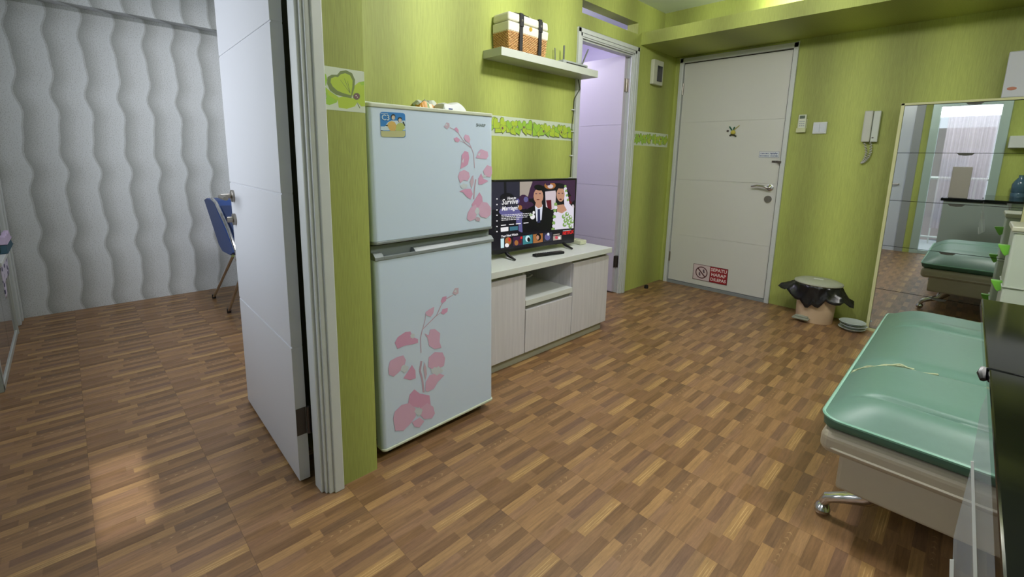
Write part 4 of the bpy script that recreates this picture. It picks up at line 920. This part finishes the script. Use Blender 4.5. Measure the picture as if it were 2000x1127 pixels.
# ------------------------------------------------------------------ sofa bench with green cushion
sf = thing('daybed', (0.15, 2.35, 0), 'beige daybed base on curved chrome legs under a green cushion', 'daybed')
BEI = mat('beige_leather', '#a79d8b', 0.45, noise=0.06, nscale=50, bump=0.1); BEP = mat('beige_piping', '#b5ad9c', 0.4)
SX_0, SX_1, SY_0, SY_1 = -0.243, 0.56, 1.598, 3.07
MB().box(SX_0 + 0.055, SX_1 - 0.04, SY_0 + 0.012, SY_1 - 0.012, 0.165, 0.29).build('base_panel', BEI, sf, bevel=0.01, seg=3)
MB().box(SX_0, SX_1, SY_0 - 0.002, SY_1, 0.272, 0.348).build('padded_rail', BEI, sf, bevel=0.028, seg=5)
def loop_rect(x0, x1, y0, y1, z, r, n=6):
    pts = []
    for cx0, cy0, a0 in ((x1 - r, y1 - r, 0), (x0 + r, y1 - r, 90), (x0 + r, y0 + r, 180), (x1 - r, y0 + r, 270)):
        for i in range(n + 1): a = math.radians(a0 + 90 * i / n); pts.append((cx0 + r * math.cos(a), cy0 + r * math.sin(a), z))
    return pts + [pts[0]]
MB().tube(loop_rect(SX_0 + 0.002, SX_1, SY_0 - 0.002, SY_1, 0.296, 0.05), 0.0045, 6).build('piping', BEP, sf)
for (x, y, sx, sy) in ((-0.222, 1.70, 1, 1), (-0.215, 3.0, 1, -1), (0.54, 1.70, -1, 1), (0.54, 3.0, -1, -1)):
    lg = MB().tube([(x, y, 0.042), (x + 0.010 * sx, y, 0.066), (x + 0.05 * sx, y + 0.004 * sy, 0.088), (x + 0.10 * sx, y + 0.012 * sy, 0.108), (x + 0.14 * sx, y + 0.02 * sy, 0.166)], [0.014, 0.017, 0.018, 0.022, 0.040], 14)
    lg_o = lg.build('leg', CHROME, sf)
    MB().lathe((x, y, 0.0), [(0.008, 0), (0.020, 0.008), (0.024, 0.022), (0.019, 0.036), (0.010, 0.044)], 18).build('ball_foot', CHROME, lg_o)
cu = thing('seat_cushion', (0.15, 2.35, 0.348), 'green leather cushion with piping, tied across its middle, on the beige daybed', 'cushion')
GL = vinyl_green(); CX0, CX1, CY0_, CY1_ = -0.248, 0.56, 1.600, 3.06
NI, NJ = 50, 210
def se(t, n_=3.2): return max(0.0, 1 - abs(t) ** n_) ** (1 / n_)
def cz(x, y):
    u = (x - CX0) / (CX1 - CX0) * 2 - 1; v = (y - CY0_) / (CY1_ - CY0_) * 2 - 1
    ex = min(1, (x - CX0) / 0.17, (CX1 - x) / 0.17); ey = min(1, (y - CY0_) / 0.20, (CY1_ - y) / 0.20)
    fx = 1 - (1 - max(ex, 0)) ** 2.4; fy = 1 - (1 - max(ey, 0)) ** 2.2
    h = 0.078 * fx * fy
    left = max(0, min(1, (x + 0.19) / 0.1))
    def crease(yc, wd, dp, f): return dp * math.exp(-((y - yc) / wd) ** 2) * f
    h -= crease(2.075 + 0.02 * (x - 0), 0.03, 0.018, 1.0)
    h -= crease(1.725 - 0.03 * x, 0.008, 0.016, left); h += crease(1.675, 0.04, 0.010, left)
    h -= crease(2.60, 0.008, 0.015, left); h += crease(2.67, 0.05, 0.012, left)
    h += 0.003 * math.sin(7 * x + 3 * y)
    return 0.386 + h
RC = 0.055
def warp(i, j):
    u = i / NI; v = j / NJ
    u = 0.5 - 0.5 * math.cos(math.pi * u) if True else u; v = 0.65 * v + 0.35 * (0.5 - 0.5 * math.cos(math.pi * v))
    # square to rounded rectangle
    x = CX0 + (CX1 - CX0) * u; y = CY0_ + (CY1_ - CY0_) * v
    dx = max(0, CX0 + RC - x, x - (CX1 - RC)); dy = max(0, CY0_ + RC - y, y - (CY1_ - RC))
    if dx > 0 and dy > 0:
        mx = max(dx, dy); l = math.hypot(dx, dy); k = mx / l
        sx = 1 if x > 0.15 else -1; sy = 1 if y > 2.3 else -1
        cx0 = CX1 - RC if sx > 0 else CX0 + RC; cy0 = CY1_ - RC if sy > 0 else CY0_ + RC
        x = cx0 + sx * dx * k; y = cy0 + sy * dy * k
    return x, y
rows = []
for i in range(NI + 1):
    row = []
    for j in range(NJ + 1):
        x, y = warp(i, j); row.append(Vector((x, y, cz(x, y) if 0 < i < NI and 0 < j < NJ else 0.386)))
    rows.append(row)
cm2 = MB(); cm2.grid(rows)
cm2.build('cushion_top', GL, cu, recalc=True, angle=80)
loop = [rows[i][0] for i in range(NI + 1)] + [rows[NI][j] for j in range(1, NJ + 1)] + [rows[i][NJ] for i in range(NI - 1, -1, -1)] + [rows[0][j] for j in range(NJ - 1, 0, -1)]
cc_ = Vector((0.156, 2.33, 0)); side = []
for p in loop + [loop[0]]:
    d_ = Vector((p.x - cc_.x, p.y - cc_.y, 0)); 
    def ins(a): 
        return Vector((min(max(p.x, CX0 + a), CX1 - a), min(max(p.y, CY0_ + a), CY1_ - a), 0))
    side.append([Vector((p.x, p.y, 0.386)), ins(-0.002) + Vector((0, 0, 0.372)), ins(0.006) + Vector((0, 0, 0.357)), ins(0.022) + Vector((0, 0, 0.3485))])
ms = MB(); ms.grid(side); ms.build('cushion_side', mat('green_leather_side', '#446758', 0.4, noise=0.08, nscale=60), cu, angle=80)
MB().tube([p + Vector((0, 0, 0.0)) for p in loop + [loop[0]]], 0.0052, 6).build('piping', mat('green_piping', '#78a893', 0.35), cu)
rp = []
for i in range(40):
    x = CX0 - 0.004 + 0.24 * i / 39; rp.append((x, 2.068 + 0.012 * math.sin(i * 0.35) + 0.02 * x, cz(max(x, CX0 + 0.002), 2.07) + 0.004))
r1 = MB(); r1.tube([(CX0 - 0.003, 2.062, 0.35), (CX0 - 0.006, 2.065, 0.385)] + rp, 0.0035, 6)
r1.tube([(x, y + 0.006 * math.sin(k * 0.9), z + 0.004) for k, (x, y, z) in enumerate(rp[:30])], 0.003, 6)
o = r1.build('tie_cord', mat('cord_cream', '#a9b08f', 0.8)); tag(o, 'cream twisted cord tied over the green cushion', 'cord')

# ------------------------------------------------------------------ black table, sheet and storage unit
tb = thing('dining_table', (0.42, 0.85, 0), 'black polished granite table top on white legs, right edge of the room', 'table')
GRAN = mat('black_granite', '#0b0d0d', 0.08, spec=0.28, noise=0.6, nscale=300)
tb1 = MB().prism([(0.0385, 1.512, 0.85), (0.045, 0.982, 0.85), (0.95, 0.982, 0.85), (0.95, 1.512, 0.85)], (0, 0, -0.022)).build('far_slab', GRAN, tb, bevel=0.0025)
tb2 = MB().prism([(0.0475, 0.978, 0.8495), (0.053, 0.30, 0.8495), (0.95, 0.30, 0.8495), (0.95, 0.978, 0.8495)], (0, 0, -0.022)).build('near_slab', GRAN, tb, bevel=0.0025)
MB().tube([(0.0425, 0.988, 0.846), (0.0415, 0.978, 0.840), (0.0435, 0.968, 0.834)], [0.004, 0.006, 0.004], 8).build('corner_bumper', BLACKP, tb)
MB().box(0.24, 0.90, 0.40, 1.44, 0.76, 0.828).build('apron', WHITEPL, tb, bevel=0.002)
for x in (0.26, 0.84):
    for y in (0.42, 1.38): MB().box(x, x + 0.045, y, y + 0.045, 0, 0.765).build('leg', WHITEPL, tb, bevel=0.002)
pn = thing('plastic_sheet', (0.07, 0.975, 0.55), 'clear plastic sheet with white edge strips hanging below the black table edge', 'sheet')
def py(x, y, yy=0.965): return pt(1, yy, x, y)
MB().prism([py(1931, 760), py(1915, 800), py(1896, 915), py(1862, 1050), py(1858, 1175), py(1947, 1175), py(1944, 1127), py(1934, 860)], (0, 0.0015, 0)).build('sheet', FILM, pn)
MB().prism([py(1896, 900, .963), py(1902, 901, .963), py(1909, 1127, .963), py(1909, 1175, .963), py(1902, 1175, .963), py(1901, 1127, .963)], (0, -0.0015, 0)).build('edge_strip', mat('strip_white', '#eceee8', 0.4), pn)
MB().prism([py(1855, 1092, .962), py(1863, 1093, .962), py(1862, 1175, .962), py(1853, 1175, .962)], (0, -0.0015, 0)).build('edge_strip', mat('strip_white', '#eceee8', 0.4), pn)
sb = thing('storage_drawers', (0.33, 3.5, 0), 'white plastic storage tower with lime green clips beyond the black table', 'storage')
STW = mat('storage_white', '#b9c2b6', 0.35)
MB().box(0.150, 0.55, 3.36, 3.66, 0.02, 0.862).build('body', STW, sb, bevel=0.012, seg=3)
MB().box(0.140, 0.56, 3.345, 3.675, 0.846, 0.872).build('top', mat('storage_cream', '#bdbda9', 0.4), sb, bevel=0.006)
for z in (0.30, 0.58, 0.86): MB().box(0.145, 0.555, 3.352, 3.668, z - 0.022, z - 0.014).build('rim', mat('storage_rim', '#a9b0a6', 0.4), sb, bevel=0.003)
LIME = mat('lime_plastic', '#6fb53a', 0.35)
for z in (0.545, 0.735, 0.26):
    for y in (3.46,):
        MB().prism([(0.152, y - 0.02, z + 0.030), (0.108, y - 0.02, z + 0.030), (0.110, y - 0.02, z + 0.020), (0.130, y - 0.02, z - 0.018), (0.139, y - 0.02, z - 0.028), (0.152, y - 0.02, z - 0.015)], (0, 0.035, 0)).build('clip', LIME, sb, bevel=0.003)
for x in (0.17, 0.52):
    for y in (3.38, 3.64): MB().cyl((x, y, 0), (x, y, 0.024), 0.015, n=12).build('foot', WHITEPL, sb)

# ------------------------------------------------------------------ bedroom things
ch = thing('folding_chair', (-4.0, 0.9, 0), 'blue padded folding chair with chrome tube legs behind the bedroom door', 'chair')
BLC = mat('chair_blue', '#1f3f7d', 0.45); CY_ = 0.76
def pc(x, y, yy=CY_): return pt(1, yy, x, y)
def padpts(l, yy): return [pc(x, y, yy) for x, y in l]
bp_ = [(398, 390), (403, 387), (416, 392), (452, 478), (455, 494), (449, 499), (434, 491), (427, 478)]
fa = [pc(x, y) for x, y in bp_]
MB().prism(fa, (0, 0.40, 0)).build('backrest', BLC, ch, bevel=0.006, seg=3)
def chair_tube(l, r=0.011, name='leg', yy=CY_, mt=CHROME): return MB().tube([pc(x, y, yy) for x, y in l], r, 10).build(name, mt, ch)
seat = [(424, 400), (430, 402), (462, 462), (462, 490), (456, 476)]
MB().prism([pc(x, y, CY_ + 0.03) for x, y in seat], (0, 0.34, 0)).build('seat', mat('chair_blue_dark', '#162c58', 0.5), ch, bevel=0.004)
for dy in (0.0, 0.42):
    top = [pc(x, y) + Vector((0, dy, 0)) for x, y in ((414, 388), (422, 396), (446, 448), (462, 492), (474, 530))]
    MB().tube(top, 0.011, 10).build('back_tube', CHROME, ch)
    a = pc(455, 500) + Vector((0, dy, 0)); b_ = pc(418, 578) + Vector((0, dy, 0)); b_.z = 0.012
    lg = MB().tube([a, (a + b_) / 2, b_], 0.0105, 10).build('leg', CHROME, ch)
    MB().cyl(b_ + Vector((0, 0, -0.012)), b_ + Vector((0.002, 0, 0.02)), 0.014, n=12).build('rubber_foot', BLACKP, lg)
    a = pc(474, 528) + Vector((0, dy, 0)); b_ = pc(447, 604) + Vector((0, dy, 0)); b_.z = 0.012
    lg = MB().tube([a, (a + b_) / 2, b_], 0.0105, 10).build('leg', CHROME, ch)
    MB().cyl(b_ + Vector((0, 0, -0.012)), b_ + Vector((0.002, 0, 0.02)), 0.014, n=12).build('rubber_foot', BLACKP, lg)
MB().tube([pc(460, 508), pc(460, 508) + Vector((0, 0.42, 0))], 0.009, 8).build('cross_bar', CHROME, ch)
# wardrobe with glossy doors along the bedroom's left wall
wd_ = thing('wardrobe', (-3.5, -0.32, 0), 'glossy white sliding wardrobe front at the left edge of the bedroom', 'wardrobe')
GLW = mat('gloss_panel', '#b3b3b8', 0.04, metal=0.75)
MB().box(-4.10, -3.64, -0.328, -0.318, 0.03, 2.05).build('door', GLW, wd_)
MB().box(-3.635, -3.16, -0.328, -0.318, 0.03, 2.05).build('door', GLW, wd_)
MB().box(-4.13, -4.10, -0.329, -0.308, 0, 2.08).box(-4.10, -3.13, -0.329, -0.312, 0, 0.03).box(-4.10, -3.13, -0.329, -0.312, 2.05, 2.08).box(-3.16, -3.13, -0.329, -0.312, 0, 2.08).build('rail_frame', mat('rail_white', '#aeb2ae', 0.3), wd_, bevel=0.002)
struct(MB().box(-4.47, -4.40, -0.33, -0.300, 0, 2.10).box(-4.37, -4.30, -0.33, -0.305, 0, 2.1).build('trim_9', CASING, bevel=0.004))
sl = MB().box(-4.09, -3.50, -0.3175, -0.280, 0.545, 0.565).build('bedside_ledge', WHITEPL, bevel=0.002); tag(sl, 'narrow white ledge on the wardrobe front at the left edge', 'ledge')
for i, (h, nm, lab, z) in enumerate((('#2f4f5f', 'folded_cloth', 'teal folded cloth under the pink one on the narrow ledge', 0.566), ('#b9a8c4', 'folded_cloth', 'pale pink folded cloth on top of the teal one', 0.612))):
    g_ = []; rn = random.Random(i)
    for a in range(15):
        row = []
        for b2 in range(7):
            u = -1 + 2 * a / 14; v = -1 + 2 * b2 / 6; e_ = max(0, (1 - u ** 6) * (1 - v ** 6)) ** 0.5
            row.append(Vector((-3.98 + u * (0.20 - 0.04 * i), -0.289 + v * 0.0165, z + e_ * (0.045 + 0.010 * math.sin(9 * u + i)) )))
        g_.append(row)
    m = MB(); m.grid(g_); m.box(-3.98 - (0.20 - 0.04 * i), -3.98 + (0.20 - 0.04 * i), -0.306, -0.272, z, z + 0.003)
    o = m.build(nm, mat('cloth_%d' % i, h, 0.8, bump=0.5, nscale=30)); tag(o, lab, 'cloth')
g_ = []
for a in range(13):
    row = []
    for b2 in range(13):
        u = a / 12; v = b2 / 12
        row.append(Vector((-4.02 + u * 0.40, -0.300 + 0.006 * math.sin(9 * u), 0.544 - v * (0.10 + 0.10 * u))))
    g_.append(row)
pm = bpy.data.materials.new('printed_cloth'); pm.use_nodes = True; nt = NT(pm); g = nt.add('ShaderNodeNewGeometry'); v_ = nt.add('ShaderNodeTexVoronoi'); v_.inputs['Scale'].default_value = 26
nt.l.new(g.outputs['Position'], v_.inputs['Vector']); th = nt.math('LESS_THAN', v_.outputs['Distance'], 0.35); nt.l.new(rgba_mix(nt, th, lin('#c3bcd0'), lin('#3a3a5c')), nt.n['Principled BSDF'].inputs['Base Color'])
m = MB(); m.grid(g_); o = m.build('patterned_cloth', pm, solid=0.002, recalc=False); tag(o, 'white cloth with dark printed pattern hanging from the narrow ledge', 'cloth')

# ------------------------------------------------------------------ behind the camera (seen in the mirrors)
struct(MB().box(-0.56, -0.475, YB - 0.09, YB + 0.012, 0, 1.98).box(0.065, 0.15, YB - 0.09, YB + 0.012, 0, 1.98).box(-0.475, 0.065, YB - 0.09, YB + 0.012, 1.93, 1.98).box(-0.475, 0.065, YB - 0.07, YB, 0, 0.05).build('window_1', mat('aluminium', '#a9bcb8', 0.35, metal=0.2), bevel=0.003))
wg = struct(MB().box(-0.475, 0.065, YB - 0.05, YB - 0.046, 0.05, 1.93).build('window_2', GLASS))
cu_ = MB(); rows = []
for i in range(81):
    x = -0.40 + 0.46 * i / 80; rows.append([Vector((x, YB - 0.10 + 0.012 * math.sin(i * 0.95) + 0.005 * math.sin(i * 2.3), z)) for z in (0.35, 1.1, 1.90)])
cu_.grid(rows); o = cu_.build('sheer_curtain', CURT, recalc=False, angle=180); tag(o, 'sheer pleated curtain behind the glass door, seen in the mirror', 'curtain')
d4 = struct(MB().box(-1.38, -0.72, YB - 0.05, YB - 0.01, 0, 2.02).build('door_4', mat('back_door', '#c3c9d6', 0.3)))
struct(MB().box(-1.42, -1.38, YB - 0.1, YB + 0.01, 0, 2.06).box(-0.72, -0.63, YB - 0.1, YB + 0.01, 0, 2.06).box(-1.42, -0.63, YB - 0.1, YB + 0.01, 2.02, 2.06).build('trim_10', mat('jamb_grey', '#8f9398', 0.4), bevel=0.003))
MB().cyl((-0.785, YB - 0.01, 0.92), (-0.785, YB + 0.03, 0.92), 0.010, n=12).tube([(-0.785, YB + 0.03, 0.92), (-0.86, YB + 0.03, 0.92)], 0.008, 8).build('door_handle', STEEL, d4)
kc = thing('kitchen_counter', (0.5, -0.14, 0), 'grey kitchen counter with black top by the glass door, seen in the mirror', 'counter')
MB().box(-0.30, 1.29, YB + 0.002, -0.075, 0.02, 0.735).build('base', mat('counter_grey', '#8f9a96', 0.5), kc)
MB().box(-0.33, 1.295, YB + 0.001, -0.060, 0.737, 0.775).build('counter_top', GRAN, kc, bevel=0.003)
wt = thing('water_gallon', (0.30, -0.14, 0.776), 'blue water gallon on the black counter, seen in the mirror', 'water bottle')
MB().lathe((0.33, -0.14, 0.776), [(0.062, 0), (0.066, 0.02), (0.066, 0.09), (0.060, 0.10), (0.066, 0.11), (0.066, 0.20), (0.05, 0.24), (0.022, 0.28), (0.022, 0.31), (0.0, 0.31)], 24).build('bottle', mat('gallon_blue', '#4f6f86', 0.15, trans=0.3), wt)
hb = thing('range_hood', (0.6, -0.16, 1.40), 'white box hood on the wall above the counter, seen in the mirror', 'hood')
MB().box(0.17, 0.75, YB + 0.001, -0.06, 1.40, 1.54).build('hood_body', WHITEPL, hb, bevel=0.006)
bx_ = thing('beige_cabinet_box', (-0.2, -0.14, 0.776), 'beige box standing on the black counter, seen in the mirror', 'box')
MB().box(-0.27, -0.09, YB + 0.01, -0.09, 0.777, 1.17).build('box_body', mat('box_beige', '#a39c96', 0.5), bx_, bevel=0.006)
struct(MB().box(-1.6, 1.5, -1.9, -0.66, -0.12, 0.0).build('trim_11', mat('balcony_floor', '#9aa0a2', 0.7)))
rl = thing('balcony_railing', (-0.1, -1.5, 0), 'pale balcony railing outside the glass door, seen in the mirror', 'railing')
MB().tube([(-1.5, -1.5, 1.0), (1.4, -1.5, 1.0)], 0.02, 8).tube([(-1.5, -1.5, 0.1), (1.4, -1.5, 0.1)], 0.015, 8).build('rail', WHITEPL, rl)
for i in range(15): MB().cyl((-1.45 + i * 0.2, -1.5, 0.0), (-1.45 + i * 0.2, -1.5, 1.0), 0.009, n=8).build('baluster', WHITEPL, rl)

ob = thing('opposite_building', (-2.0, -9.0, -4), 'taupe apartment building across the balcony, seen in the mirror', 'building')
MB().box(-9, 0.1, -11, -9, -6, 2.2).box(0.1, 9, -11, -9, -6, -0.2).build('facade', mat('facade', '#8d837e', 0.8), ob)
for i in range(8):
    for j in range(3): MB().box(-6.4 + i * 0.8, -5.9 + i * 0.8, -9.0, -8.97, -1.4 + j * 1.1, -0.8 + j * 1.1).build('pane', mat('far_glass', '#5f6a74', 0.2), ob)
# ------------------------------------------------------------------ ceiling lamps (just outside the picture; the square ones are added fill)
def globe(x, y, label):
    t = thing('ceiling_lamp', (x, y, CZT), label, 'ceiling lamp')
    MB().lathe((x, y, 2.375), [(0.05, 0), (0.06, 0.01), (0.06, 0.0395)], 24).build('housing', WHITEPL, t)
    MB().lathe((x, y, 2.34), [(0.0, 0), (0.03, 0.006), (0.042, 0.02), (0.042, 0.035)], 24).build('diffuser', mat('diffuser', '#ffffff', 0.5, emit='#fff6e6', estr=4.0), t)
def lamp(name, x, y, w_, l_, label):
    t = thing(name, (x, y, CZT), label, 'ceiling lamp')
    MB().box(x - w_, x + w_, y - l_, y + l_, 2.375, CZT).build('housing', WHITEPL, t, bevel=0.004)
    MB().box(x - w_ * 0.9, x + w_ * 0.9, y - l_ * 0.9, y + l_ * 0.9, 2.368, 2.376).build('diffuser', mat('diffuser', '#ffffff', 0.5, emit='#fff6e6', estr=4.0), t)
globe(-1.0, 1.9, 'small round ceiling lamp in the middle of the living room')
lamp('ceiling_lamp', 0.5, 1.6, 0.27, 0.27, 'large square fill lamp added above the black table')  # fixture added to carry the living room fill
globe(-1.05, 3.68, 'small round ceiling lamp above the entrance soffit')
globe(-3.05, 2.75, 'small round ceiling lamp inside the bathroom')
lamp('ceiling_lamp', -3.3, 0.9, 0.16, 0.16, 'square fill lamp added inside the bedroom')  # fixture added to carry the bedroom fill
